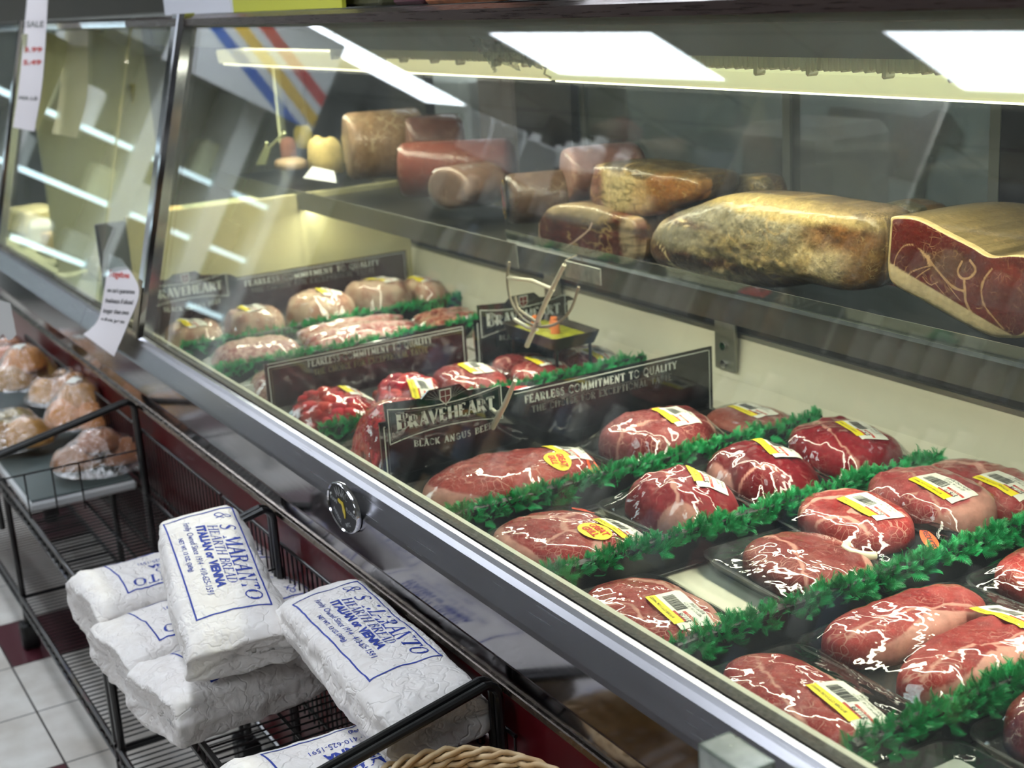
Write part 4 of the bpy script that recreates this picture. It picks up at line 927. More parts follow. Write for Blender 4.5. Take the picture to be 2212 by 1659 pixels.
def c_ham2(loc):
    F_, w, h = rel(loc); Z = []
    for u, v, ru, rv, c in ((.35, .06, .35, .08, YEL2), (.6, .12, .3, .06, YEL2), (.3, .25, .3, .12, GREYT), (.55, .28, .3, .12, C3(168, 156, 128)), (.08, .24, .12, .06, DKM), (.22, .38, .16, .05, DKM), (.06, .42, .06, .1, CRM), (.22, .52, .14, .12, GREYT),
                            (.5, .55, .22, .14, C3(176, 156, 108)), (.47, .72, .10, .05, DKM), (.44, .84, .12, .06, CRM), (.30, .78, .14, .07, DKM), (.12, .80, .12, .09, DKM), (.62, .78, .12, .08, C3(104, 72, 58)), (.84, .50, .09, .16, CRM), (.87, .28, .10, .12, RUST), (.80, .76, .09, .10, C3(104, 84, 56)), (.95, .55, .05, .25, C3(150, 106, 58)), (.9, .92, .12, .1, C3(196, 172, 124)), (.25, .95, .25, .05, C3(206, 182, 148)), (.62, .95, .2, .05, BROWN)):
        x, z = F_(u, v); Z.append((x, z, ru*w, rv*h, c))
    sm = [([F_(*q) for q in ((.26, .36), (.33, .43), (.42, .44), (.55, .40))], .0016)]
    return zones(TAN*.9, Z, 11, [([F_(*q) for q in ((.16, .48), (.20, .36), (.27, .40))], .0016), ([F_(*q) for q in ((.10, .66), (.17, .80), (.20, .94))], .0020), ([F_(*q) for q in ((.17, .86), (.28, .93), (.36, .86))], .0022)], fat=C3(220, 196, 150))
ham('cured_ham', 'whole boned cured ham lying lengthwise, largest piece in the middle of the shelf', 1.60, [(1425, 500), (1452, 468), (1520, 440), (1590, 418), (1680, 420), (1790, 436), (1880, 452), (1915, 480), (1918, 560), (1905, 612), (1860, 625), (1780, 610), (1700, 618), (1600, 612), (1500, 592), (1445, 572), (1418, 540)], .06, .13, c_ham2, BACKT, 61, mat=RINDM, e=2.6, bumpy=.009)
def c_ham3(loc):
    F0, w, h = rel(loc); F_ = lambda u, v: F0(u*.86, v); g = lambda *a: [F_(*q) for q in a]; Z = []
    for u, v, ru, rv, c in ((.2, .2, .2, .15, C3(116, 34, 28)), (.2, .45, .12, .15, C3(104, 46, 44)), (.48, .38, .13, .1, C3(116, 76, 54)), (.75, .6, .2, .2, C3(118, 50, 44)), (.4, .62, .2, .1, C3(118, 44, 44)), (.9, .42, .1, .1, C3(140, 56, 46)), (.6, .8, .2, .1, C3(124, 46, 40))):
        x, z = F_(u, v); Z.append((x, z, ru*w, rv*h, c))
    base = zones(C3(106, 40, 36), Z, 21, [(g((.06, .50), (.08, .40), (.14, .29), (.22, .26), (.28, .30), (.36, .38)), .0008), (g((.28, .30), (.36, .40), (.46, .52), (.54, .60), (.62, .62)), .0020), (g((.34, .36), (.355, .42)), .0040), (g((.35, .44), (.28, .48), (.20, .54), (.16, .62)), .0008), (g((.20, .66), (.28, .54), (.36, .46)), .0008), (g((.60, .34), (.57, .44), (.60, .50), (.66, .48), (.70, .40), (.66, .32)), .0018), (g((.62, .52), (.63, .62), (.64, .72), (.70, .84), (.78, .93), (.80, 1.0)), .0022), (g((.82, .36), (.77, .46), (.75, .56), (.76, .66), (.80, .76), (.92, .90)), .0013), (g((.76, .66), (.76, .74), (.72, .76)), .0007), (g((.45, .50), (.52, .62), (.60, .72)), .0006), (g((.30, .56), (.36, .62), (.42, .58)), .0006), (g((.40, .60), (.48, .70), (.56, .80), (.66, .92)), .0006)], fat=C3(178, 140, 104), dark=.62, crack=.25)
    a = np.array(F_(0, .62)); b = np.array(F_(.78, 1.0))
    def f(q, r):
        o = base(q, r); d = (q-a) @ (np.array([(b-a)[1], -(b-a)[0]])/np.hypot(*(b-a)))
        k = smooth01((d+.022)/.003+.5)[:, None]; o = o*(1-k)+C3(196, 176, 140)*k
        kr = smooth01((r-.955)/.012+.5)[:, None]; o = o*(1-kr)+C3(186, 164, 118)*kr
        return o
    return f
ham('cured_ham', 'cut dark red ham with a fat rim facing the glass, rightmost on the shelf', 1.560, [(1932, 478), (1938, 466), (1990, 470), (2050, 500), (2110, 530), (2150, 552), (2205, 550), (2255, 560), (2262, 600), (2245, 680), (2225, 724), (2180, 728), (2145, 722), (2080, 690), (2000, 645), (1940, 612), (1927, 580), (1929, 520)], .012, .26, c_ham3, zones(C3(150, 130, 92), [], 4), 62, e=9, eb=5, bumpy=.0015)
def c_block(loc):
    F_, w, h = rel(loc); Z = []
    for u, v, ru, rv, c in ((.1, .5, .10, .4, C3(140, 84, 80)), (.12, .92, .14, .1, C3(206, 160, 140)), (.35, .5, .16, .35, C3(232, 208, 156)), (.55, .6, .10, .3, C3(214, 176, 128)), (.8, .45, .18, .4, C3(150, 92, 34)), (.5, .05, .5, .10, C3(84, 70, 46)), (.65, .85, .12, .12, C3(160, 100, 84)), (.45, .98, .3, .06, C3(110, 60, 48)), (.2, .02, .2, .1, C3(70, 56, 48))):
        x, z = F_(u, v); Z.append((x, z, ru*w, rv*h, c))
    return zones(C3(190, 156, 110), Z, 31, [([F_(.27, .15), F_(.26, .6), F_(.24, .98)], .0012)])
def c_speck(loc):
    F_, w, h = rel(loc); Z = []
    for u, v, ru, rv, c in ((.3, .12, .25, .14, C3(196, 172, 132)), (.1, .1, .1, .1, C3(206, 184, 138)), (.6, .15, .15, .12, C3(186, 166, 130)), (.35, .62, .35, .25, C3(112, 44, 42)), (.75, .65, .15, .25, C3(116, 48, 44)), (.95, .55, .05, .4, C3(214, 188, 152)), (.4, .98, .5, .08, C3(208, 180, 164)), (.5, .32, .4, .10, C3(96, 74, 54)), (.0, .6, .04, .4, C3(186, 150, 120))):
        x, z = F_(u, v); Z.append((x, z, ru*w, rv*h, c))
    return zones(C3(116, 52, 46), Z, 32, [([F_(.30, .95), F_(.45, .70), F_(.58, .45), F_(.62, .3)], .0022), ([F_(.05, .3), F_(.03, .7), F_(.12, .92), F_(.5, .96)], .0024)], fat=C3(214, 180, 160))
ham('cured_ham', 'half ham with cream fat and amber rind, stacked on the boxy dark ham piece', 1.635, [(1312, 352), (1345, 347), (1400, 352), (1460, 366), (1520, 374), (1538, 392), (1530, 425), (1490, 442), (1440, 462), (1365, 466), (1335, 455), (1302, 425)], .05, .12, c_block, zones(C3(84, 68, 46), [], 5), 63, mat=RINDM, e=5, bumpy=.002)
ham('cured_ham', 'boxy dark red ham piece with a white fat border, under the amber half ham', 1.595, [(1184, 480), (1200, 452), (1230, 438), (1290, 440), (1350, 458), (1392, 474), (1396, 530), (1382, 566), (1320, 556), (1220, 534), (1186, 524)], .035, .13, c_speck, zones(C3(110, 80, 48), [], 6), 64, e=7, bumpy=.0015)
ham('cured_ham', 'brown ham rind end between the boxy piece and the whole boned ham', 1.66, [(1395, 470), (1430, 466), (1470, 476), (1480, 560), (1440, 580), (1398, 570)], .04, .08, lambda l: zones(C3(140, 96, 44), [(rel(l)[0](.5, .8)[0], rel(l)[0](.5, .8)[1], .05, .03, C3(90, 62, 40))], 7), zones(BROWN, [], 8), 65, mat=RINDM, film=False)
ham('cured_ham', 'small grey-brown dried piece behind the amber half ham, near the rear door', 1.76, [(1535, 392), (1580, 380), (1640, 376), (1668, 392), (1670, 440), (1640, 470), (1560, 470), (1530, 440)], .03, .06, lambda l: zones(C3(120, 106, 78), [], 9), zones(BROWN, [], 8), 66, mat=RINDM)
ham('cured_ham', 'small grey wrapped piece in the gap between the boned ham and cut ham', 1.74, [(1905, 445), (1945, 432), (1985, 440), (2003, 455), (2000, 520), (1950, 540), (1905, 530)], .03, .07, lambda l: zones(C3(104, 100, 84), [], 10), zones(BROWN, [], 8), 67, mat=RINDM)
# sausages logs lying front to back
def log(name, label, y, uv, rx, rz, ln, yaw, colend, colside, seed, cat='deli loaf', part='loaf_body', bumpy=.002, wrap=True, pitch=0):
    c = P(*uv, y=y); z = max(c[2], SH+rz+.002)
    t = thing(name, label, cat, (c[0], y, z), (pitch, 0, yaw), group='deli loaves on the shelf'); th = np.linspace(0, 2*PI, 64, endpoint=False)
    m = MB(); rings = []; cols = []
    for s, k, cf in [(0, .05, colend), (0, .35, colend), (0, .6, colend), (.0, .8, colend), (.002, .93, colend), (.012, .99, colside)]+[(.02+(ln-.04)*i/14, 1, colside) for i in range(15)]+[(ln-.012, .95, colside), (ln, .75, colside), (ln+.004, .1, colside)]:
        x, z_ = rx*k*np.cos(th), rz*k*np.sin(th); q = np.stack([x, z_, np.full(64, s)], -1); d = 1+bumpy/rx*nz(q, 25, seed, 2)
        rings.append(list(map(tuple, np.stack([x*d, np.full(64, s), z_*d], -1)))); tone = 1+.15*nz(q, 60, seed+1, 3)[:, None]; cols.append(np.clip(cf*tone, 0, 1))
    m.loft(rings, 0, col=np.array(cols).reshape(-1, 3)); fixn(m.build(part, meat_loaf, t, smooth=True))
    if wrap:
        w = MB(); w.loft([[(1.02*rx*k*math.cos(a), s, 1.02*rz*k*math.sin(a)) for a in th[::2]] for s, k in ((-.004, .1), (-.005, .7), (-.001, .97), (.02, 1.0), (ln*.5, 1.005), (ln, 1.0), (ln+.01, .8))], cap0=True, cap1=False); w.build('plastic_wrap', FILMV, t, smooth=True)
    return t
meat_loaf = meat('deli_loaf', .3, 70, rough=.4, fine=.25, fatc=(224, 200, 176))
meat_head = meat('head_cheese', .9, 34, rough=.4, fine=.5, fatc=(206, 190, 160))
_ml = meat_loaf; meat_loaf = meat_head
log('deli_loaf', 'large tan mottled loaf wrapped in film, leftmost big piece on the shelf', 1.56, (748, 318), .072, .092, .22, R_(-14), C3(150, 122, 98), C3(136, 108, 84), 71)
meat_loaf = _ml
log('deli_loaf', 'smooth reddish bologna log lying front to back beside the tan mottled loaf', 1.555, (868, 368), .070, .070, .29, R_(-38), C3(122, 76, 68), C3(106, 52, 42), 72)
log('deli_loaf', 'dark wrapped loaf behind the tan mottled loaf', 1.66, (880, 310), .060, .070, .15, R_(-20), C3(120, 88, 80), C3(96, 64, 60), 73)
log('deli_loaf', 'pink-brown pressed ham log behind the loaf with the round emblem', 1.64, (1222, 378), .075, .060, .17, R_(-20), C3(140, 104, 94), C3(120, 84, 76), 74)
log('deli_loaf', 'greyish crumpled bag of cooked meat in front of the bologna log', 1.545, (965, 408), .082, .052, .14, R_(10), C3(128, 104, 94), C3(116, 92, 82), 75, bumpy=.008)
em = log('deli_loaf', 'dark loaf with a round red and gold emblem on its end, beside the crumpled bag', 1.545, (1095, 430), .062, .056, .20, R_(-25), C3(62, 52, 46), C3(84, 62, 46), 76)
m = MB(); n = 40
for r1, mi, yy in ((.052, 0, -.0065), (.047, 2, -.0071), (.044, 0, -.0077)): m.add([(0, yy, 0)]+[(r1*math.cos(2*PI*i/n), yy, r1*.9*math.sin(2*PI*i/n)) for i in range(n)], [(0, 1+i, 1+(i+1) % n) for i in range(n)], mi)
for q, mi, w, yy in (([(-.034, .020), (-.026, -.004), (-.020, -.010), (-.014, .0), (-.014, .012)], 1, .011, -.0083), ([(-.010, .002), (-.004, -.012), (.004, -.010), (.004, .002), (.012, -.008), (.034, -.006)], 1, .011, -.0083), ([(-.018, -.022), (0, -.031), (.022, -.024), (.03, -.014)], 2, .006, -.0083), ([(-.030, .018), (-.023, -.002), (-.017, .002)], 2, .003, -.0089), ([(-.006, -.001), (.0, -.006)], 2, .003, -.0089)):
    v, f = subdiv_strip(catmull(q, 5), w, .004); m.add([(a, yy, b) for a, b in v], f, mi)
m.build('round_emblem', [plain('emblem_dark', (22, 22, 24), .4), plain('emblem_red', (150, 24, 26), .4), plain('emblem_gold', (196, 156, 60), .4)], em)
# small things at the far end of the shelf
def small(name, label, y, uv, sz, col, cat, mat=None, n=2.6, rot=0):
    c = P(*uv, y=y); t = slab(L=sz[0], Wd=sz[1], h=sz[2], seed=int(uv[0]), n=n, nr=16, nt=40, lean=C3(*col), lean2=C3(*[min(255, k+24) for k in col])).build(name, mat or meat_loaf, None, loc=(c[0], y, max(c[2]-sz[2]/2, SH+.002)), rot=(0, 0, rot), smooth=True)
    return tag(t, label, cat, 'small deli pieces at the far end of the shelf')
small('cheese_wedge', 'yellow wax-rimmed cheese half hidden behind the tan mottled loaf', 1.60, (702, 335), (.10, .10, .10), (206, 180, 110), 'cheese')
small('deli_piece', 'flat tan piece with an amber underside near the white tag fork', 1.58, (628, 352), (.13, .09, .030), (178, 150, 112), 'deli meat')
small('deli_piece', 'small pink and white upright piece behind the flat tan piece', 1.68, (622, 322), (.05, .05, .07), (190, 130, 110), 'deli meat')
small('yellow_pouch', 'blurred yellow and peach pouch on the far end of the shelf, near the rear door', 1.76, (655, 295), (.10, .05, .07), (220, 196, 90), 'pouch')
def card(name, label, pts3, mat, cat, th=.0012, group=None):
    a, b, c, d = [Vector(p) for p in pts3]; n = (b-a).cross(c-a).normalized()*th
    return tag(MB().add([a, b, c, d, a+n, b+n, c+n, d+n], [(0, 3, 2, 1), (4, 5, 6, 7), (0, 1, 5, 4), (1, 2, 6, 5), (2, 3, 7, 6), (3, 0, 4, 7)]).build(name, mat), label, cat, group)
card('price_card', 'blank white folded card lying in front of the tan mottled loaf', [P(655, 385, y=1.50), P(727, 395, y=1.50), P(722, 370, y=1.53), P(675, 360, y=1.53)], WHITE, 'card')
m = MB(); a = P(552, 356, y=1.49); b = P(572, 356, y=1.49); c_ = P(583, 322, y=1.49); d = P(570, 318, y=1.49); m.add([a, b, c_, d]+[Vector(q)+Vector((0, .003, 0)) for q in (a, b, c_, d)], [(0, 1, 2, 3), (7, 6, 5, 4), (0, 4, 5, 1), (1, 5, 6, 2), (2, 6, 7, 3), (3, 7, 4, 0)])
m.tube([P(576, 325, y=1.492), P(614, 287, y=1.492)], .004, 8); m.tube([P(573, 322, y=1.492), P(576, 308, y=1.492)], .004, 8)
tag(m.build('tag_holder', plain('pale_plastic', (222, 226, 178), .4)), 'pale yellow-white plastic tag fork clipped on the far shelf edge', 'tag holder')

# ------------------------------------------------------------------ white clip and wire loop hanging in the case
STICK = plain('ivory_stick', (226, 220, 196), .4); ROPE = plain('grey_wire', (150, 140, 118), .5)
t = thing('hanging_clip', 'ivory plastic stick with a crossbar and a bent grey wire loop, hanging below the shelf', 'clip', P(1180, 640, y=1.470))
o0 = Vector(P(1180, 640, y=1.470))
def rl(u, v, y=1.470): return Vector(P(u, v, y=y))-o0
MB().tube([rl(1219, 572), rl(1180, 650), rl(1138, 748)], [.0045, .0055, .0055], 8).build('clip_stick', STICK, t)
MB().tube([rl(1098, 600), rl(1150, 606), rl(1196, 626)], .004, 8).build('clip_crossbar', STICK, t)
MB().tube([rl(1112, 690), rl(1140, 708), rl(1160, 712)], .004, 8).build('clip_crossbar', STICK, t)
MB().tube(catmull([rl(1100, 566), rl(1096, 605), rl(1104, 650), rl(1125, 685), rl(1160, 705), rl(1200, 700), rl(1232, 670), rl(1250, 620)], 6), .0032, 8).build('wire_loop', ROPE, t)
MB().tube(catmull([rl(1112, 640), rl(1120, 668), rl(1150, 690), rl(1166, 700)], 5), .004, 8).build('wire_loop', ROPE, t)
MB().tube([rl(1219, 572), rl(1221, 562), rl(1221, 562)+Vector((0, .028, .006))], .0012, 6).build('hanger_wire', ROPE, t)
t = thing('hanging_clip', 'second ivory stick standing against the nearest sign board, by the emblem', 'clip', P(1085, 870, y=1.20)); o0 = Vector(P(1085, 870, y=1.20))
MB().tube([rl(1113, 822, 1.2), rl(1090, 875, 1.2), rl(1060, 930, 1.2)], [.004, .005, .006], 8).build('clip_stick', STICK, t)
MB().tube([rl(1058, 880, 1.2), rl(1072, 892, 1.2), rl(1086, 886, 1.2)], .004, 8).build('clip_crossbar', STICK, t)
# scrap of clear film caught on the lamp
def crumple_sheet(name, label, cat, corners, amp, seed, mat, n=26):
    a, b, c, d = [np.array(p) for p in corners]; g = np.zeros((n, n, 3))
    for i in range(n):
        for j in range(n):
            s, q = i/(n-1), j/(n-1); e = 1-.25*abs(math.sin(q*7+seed))*s
            g[i, j] = (a*(1-q)+b*q)*(1-s*e)+(d*(1-q)+c*q)*(s*e)
    nr = np.cross(b-a, d-a); nr /= np.linalg.norm(nr)
    k = nz(g, 45, seed, 4); k2 = 1-2*np.abs(nz(g, 80, seed+5, 2)); g = g+nr*((k+.6*k2)*amp)[..., None]
    return tag(MB().grid(g).build(name, mat, smooth=True), label, cat)
crumple_sheet('film_scrap', 'crumpled clear plastic film scrap hanging over the gap between the two lamp covers', 'plastic film', [P(1000, 78, y=1.36), P(1095, 92, y=1.36), P(1180, 150, y=1.36), P(1070, 160, y=1.36)], .012, 3, FILMC)
crumple_sheet('film_scrap', 'brighter frosted tuft of film beside the lamp cover end', 'plastic film', [P(1120, 110, y=1.37), P(1150, 98, y=1.37), P(1182, 150, y=1.37), P(1140, 148, y=1.37)], .010, 9, thin_glass('frosted_film', (230, 232, 230), .2, haze=.9, refl=2.0, bump=(80, 1., .006, 1.2)))

# ------------------------------------------------------------------ paper bread bags
def paper():
    t = NT('bread_paper'); v = t.obj()
    e1 = t.n('TexVoronoi', {'feature': 'DISTANCE_TO_EDGE'}, Vector=t.n('TexNoise', None, Vector=v, Scale=14.0, Detail=3.0).outputs[1], Scale=5.0).outputs[0]
    cr = t.ramp(e1, [(.0, 0.), (.12, 1.)])
    n = t.noise(30, 5, dist=1.2)
    t.P(Base_Color=t.mix(t.ramp(n, [(.3, 0.), (.7, 1.)]), lin((236, 230, 224)), lin((246, 242, 238))), Roughness=.62, Subsurface_Weight=.0, Specular_IOR_Level=.3, Sheen_Weight=.1)
    b = t.n('Bump', None, Height=cr, Strength=.38, Distance=.004)
    b2 = t.n('Bump', None, Height=n, Strength=.35, Distance=.006, Normal=b.outputs[0]); t.set(t.p.inputs['Normal'], b2.outputs[0]); return t.m
PAPER = paper()
BAG_TXT = None
def bag_print():
    global BAG_TXT
    if BAG_TXT: return BAG_TXT
    V = []; Fc = []
    def add(vs, fs): k = len(V); V.extend(vs); Fc.extend([tuple(i+k for i in f) for f in fs])
    fr = [(-.185, -.070), (.135, -.070), (.128, .0), (.135, .072), (-.185, .072)]
    add(*subdiv_strip(fr, .0032, .004, True))
    def fit(g, w, cx, cy):
        vs, fs = g; x0, x1 = min(v[0] for v in vs), max(v[0] for v in vs); k = w/(x1-x0); add([((a-(x0+x1)/2)*k+cx, b+cy) for a, b in vs], fs)
    fit(serif_geo('& S MARANTO', .032, heavy=.16, light=.075, slant=.25), .285, -.028, .047)
    fit(serif_geo('HEARTH BREAD', .019, heavy=.14, light=.06, slant=.25), .185, -.035, .018)
    fit(text_geo('ITALIAN or VIENNA', .024, bold=.0011, shear=.12), .195, -.035, -.006)
    fit(text_geo('Family Owned Since 1914 \u00b7 410-625-1591', .018, shear=.1), .235, -.040, -.030)
    fit(text_geo('NET WT. 13 OZ. (369g)', .0125, bold=.0002), .11, -.050, -.051)
    BAG_TXT = (V, Fc); return BAG_TXT
def bread_bag(label, loc, rot, L, Wd, h, seed, near=1.0, far=.8, nl=120, nt=84, flat=.9, prt=True, bend=0):
    t = thing('bread_bag', label, 'bag of bread', loc, rot, 'white paper bags of bread on the rack')
    rings = []; th = np.linspace(0, 2*PI, nt, endpoint=False); n = 4.2
    r0 = (np.abs(np.cos(th))**n+np.abs(np.sin(th))**n)**(-1/n); cy, cz = r0*np.cos(th), r0*np.sin(th)
    for i in range(nl):
        s = i/(nl-1); u = -L/2+L*s
        endf = 1-(1-min(1, (1-s)/.10))**2.5*(1-.72) if s > .9 else 1; endn = 1-(1-min(1, s/.22))**2.4*.62
        w = Wd/2*(near*s+far*(1-s))*(1-.10*(1-min(1, s/.15))**2); hh = h/2*endf*endn
        x = np.full(nt, u); y = w*cy; z = h/2*.92+hh*cz+bend*(u/L*2)**2
        q = np.stack([x, y, z], -1)
        rid = 1-np.abs(nz(q*[1, 1, 1.5], 17, seed, 2))*2.2; rid2 = 1-np.abs(nz(q*[1.4, .8, 1], 38, seed+4, 2))*2.2
        d = (.0055*nz(q, 9, seed+7, 2)+.0030*np.maximum(rid, -1)+.0012*np.maximum(rid2, -1)+.0003*nz(q, 160, seed+2, 2))
        amp = np.where(cz > .5, .8, 1.15)*(1+.7*smooth01((abs(2*s-1)-.72)*6))
        # pleat lines running lengthwise on the sides
        d = d+.0016*np.sin(z*150+3*nz(q, 8, seed+9, 1))*(np.abs(cy) > .85)
        q = q+np.stack([np.zeros(nt), cy, cz], -1)*(d*amp)[:, None]; q[:, 2] = np.maximum(q[:, 2], .001)
        if i == 0 or i == nl-1: q[:, 0] += .004*nz(q, 60, seed+3, 1)
        rings.append(q)
    m = MB(); g = [list(map(tuple, r)) for r in rings]
    e0 = [tuple(rings[0].mean(0)+(p-rings[0].mean(0))*k+np.array([-.006*(1-k), 0, 0])) for k in (.5,) for p in rings[0]]
    c1 = rings[-1].mean(0); caps = []
    for k in (.85, .55, .2): caps.append([tuple(c1+(p-c1)*k+np.array([.004*math.sin(k*9+j*.25)-.010*(1-k), 0, .0])) for j, p in enumerate(rings[-1])])
    m.loft([e0]+g+caps); o = fixn(m.build('bag_paper', PAPER, t, smooth=True))
    if prt:
        bv = bvh_of(o); V, Fc = bag_print(); k = min(1.0, L/.42); kw = Wd*(near+far)/2/.185
        MB().add(drape([(a*k+.0, b*kw) for a, b in V], bv, .0007, zmiss=h), Fc).build('printed_lettering', BLUEINK, t)
    return t
ST = .490
bread_bag('hidden-fronted bread bag at the left of the pile, farthest back', (-2.575, .685, ST), (0, 0, R_(-88)), .40, .20, .110, 81, far=.95)
bread_bag('crumpled bread bag in the middle of the lower row, its end bunched toward the aisle', (-2.365, .672, ST), (0, 0, R_(-84)), .40, .20, .100, 82, far=.95)
bread_bag('large bread bag at the front of the lower row, side face toward the viewer', (-2.155, .695, ST), (0, 0, R_(-80)), .43, .19, .105, 83, far=.95)
bread_bag('bread bag lying on top of the pile, leftmost with readable blue lettering', (-2.205, .648, ST+.166), (0, R_(17), R_(-8)), .38, .165, .080, 84, near=1.12, far=.85)
bread_bag('bread bag leaning against the rack bar beside the steel rail, blue lettering upright', (-1.805, .758, ST+.140), (R_(3), R_(1), R_(-2)), .48, .150, .095, 85, near=1.05, far=.95)
bread_bag('nearest bread bag at the bottom, its lettering upside down', (-1.690, .685, ST), (0, 0, R_(-93)), .42, .215, .115, 86, far=1.0)

# ------------------------------------------------------------------ black wire racks
def rack(label, x0, x1, loops, seed):
    t = thing('wire_rack', label, 'rack', ((x0+x1)/2, .69, 0), group='black wire bread racks along the case'); X0, X1 = x0-(x0+x1)/2, x1-(x0+x1)/2; y0, y1 = .545-.69, .828-.69
    def shelf(z, nm):
        m = MB()
        for y in (y0, y1): m.tube([(X0, y, z), (X1, y, z)], .006, 8)
        for x in (X0, (X0+X1)/2, X1): m.tube([(x, y0, z-.008), (x, y1, z-.008)], .0045, 8)
        m.tube([(X0, 0, z-.007), (X1, 0, z-.007)], .0035, 6)
        s = m.build('shelf_frame', BLKMETAL, t)
        w = MB(); k = int((X1-X0)/.0215)
        for i in range(1, k): x = X0+(X1-X0)*i/k; w.tube([(x, y0, z+.001), (x, y1, z+.001)], .0018, 5, caps=False)
        w.build('shelf_wires', BLKMETAL, s)
        e = MB(); e.tube([(X0, y0, z-.034), (X1, y0, z-.034)], .005, 8)
        k = int((X1-X0)/.021); pts = [(X0+(X1-X0)*i/k, y0, z-(.004 if i % 2 else .032)) for i in range(k+1)]; e.tube(pts, .0030, 5, caps=False)
        e.build('shelf_truss', BLKMETAL, s)
    shelf(.483, 'upper'); shelf(.150, 'lower')
    for x in (X0+.012, X1-.012)+((-3.69-(x0+x1)/2,) if x1-x0 > 1.5 else ()):
        for y in (y0+.004, y1-.004): MB().tube([(x, y, .012), (x, y, .483)], .0085, 10).build('rack_leg', BLKMETAL, t)
        for y in (y0+.004, y1-.004): MB().box((x-.022, y-.022, 0), (x+.022, y+.022, .075), bev=.006).build('rubber_foot', BLACK, t)
    for lx, ya in loops:
        x = lx-(x0+x1)/2; y0 = ya-.71
        for dx in (-.009, .009):
            ya_, yb_ = y0+.02, y1; zb_ = .728; za_ = zb_-.19*(yb_-ya_); r_ = .022
            pts = [(x+dx, ya_, .483), (x+dx, ya_, za_-r_)]+[(x+dx, ya_+r_*(1-math.cos(q)), za_-r_+r_*math.sin(q)) for q in (.4, .8, 1.2, 1.5)]+[(x+dx, yb_-r_*(1-math.sin(q)), zb_-r_+r_*math.cos(q)) for q in (.1, .4, .8, 1.2, 1.57)]+[(x+dx, yb_, .20)]
            MB().tube(pts, .0068, 10).build('end_bar', BLKMETAL, t)
        w = MB()
        for yy in (y0+.09, y0+.155, y0+.22): w.tube([(x, yy, .483), (x, yy, .60)], .0022, 6)
        w.tube([(x, y0+.02, .60), (x, y1, .60)], .0022, 6); w.build('end_grid', BLKMETAL, t)
    f = MB(); k = int((X1-X0)/.024)
    for i in range(k+1): xx = X0+(X1-X0)*i/k; f.tube([(xx, y1+.008, .30), (xx, y1+.008, .650)], .0020, 5, caps=False)
    for z in (.650, .5, .32): f.tube([(X0, y1+.010, z), (X1, y1+.010, z)], .0035, 8)
    f.build('back_grid', BLKMETAL, t)
    return t
rack('black wire rack farther from the viewer, carrying the slate board of rolls', -4.66, -2.745, [(-3.335, .475)], 1)
rack('black wire rack carrying the paper bread bags, nearest the viewer', -2.730, -1.515, [(-2.405, .64), (-1.548, .462)], 2)

# wicker basket in front
t = thing('wicker_basket', 'pale woven willow basket rim at the bottom of the view, in front of the rack', 'basket', (-1.355, .672, .565))
WICK = NT('wicker'); WICK.P(Base_Color=WICK.mix(WICK.ramp(WICK.noise(40, 5), [(.3, 0.), (.7, 1.)]), lin((236, 210, 166)), lin((208, 172, 124))), Roughness=.5); WICK.bump(WICK.noise(120, 4), .4, .001); WICK = WICK.m
for kk in range(5):
    m = MB()
    for b in range(3):
        pts = []
        for i in range(150):
            a = 2*PI*i/150; w = a*11+b*2*PI/3+kk*1.3; rr = .150+.007*math.cos(w)-.006*kk*.3; pts.append((rr*1.15*math.cos(a), rr*math.sin(a), .098-.011*kk+.005*math.sin(w)+.0012*math.sin(a*37+kk)))
        m.tube(pts, .0040, 7, closed=True)
    m.build('rim_braid' if kk < 2 else 'woven_band', WICK, t, smooth=True)
m = MB()
for r in range(9):
    z = .045-r*.010; R = .143-.004*r; pts = [((R+.004*math.cos(i*PI/2+r*PI))*1.15*math.cos(2*PI*i/96), (R+.004*math.cos(i*PI/2+r*PI))*math.sin(2*PI*i/96), z) for i in range(96)]; m.tube(pts, .005, 6, closed=True)
m.build('basket_wall', WICK, t, smooth=True)
m = MB(); m.loft([[(r*1.15*math.cos(2*PI*i/40), r*math.sin(2*PI*i/40), z) for i in range(40)] for r, z in ((.12, -.045), (.12, -.037))]); m.build('basket_base', WICK, t)
# stand carrying the basket
t = thing('display_stand', 'low dark stand under the willow basket', 'stand', (-1.345, .672, 0)); MB().box((-.15, -.15, .50), (.15, .15, .518), bev=.004).build('stand_top', BLACK, t)
for a in (-.13, .13):
    for b in (-.13, .13): MB().box((a-.012, b-.012, 0), (a+.012, b+.012, .50)).build('stand_leg', BLACK, t)

# ------------------------------------------------------------------ bakery table with bagged rolls
t = thing('serving_board', 'pale board with a slate grey mat on the farther wire rack, under the bagged rolls', 'board', (-3.98, .685, .4905))
MB().box((-.62, -.135, .0), (.62, .13, .024), bev=.006).build('board_body', plain('pale_board_edge', (206, 208, 208), .3), t)
MB().box((-.61, -.128, .0245), (.612, .123, .030), bev=.002).build('slate_mat', plain('slate_mat', (92, 104, 104), .45), t)
t = NT('roll_crust'); cA = t.n('VertexColor', {'layer_name': 'Col'}).outputs[0]; t.P(Base_Color=t.mix(.4, cA, t.mix(1.0, cA, t.ramp(t.noise(30, 5), [(.3, .55), (.7, 1.3)]), 'MULTIPLY')), Roughness=.45); t.bump(t.noise(60, 4), .3, .002); CRUST = t.m
BAGP = thin_glass('bread_plastic', (246, 242, 238), .08, haze=.05, refl=2.6, bump=(32, 1.0, .010, 1.0))
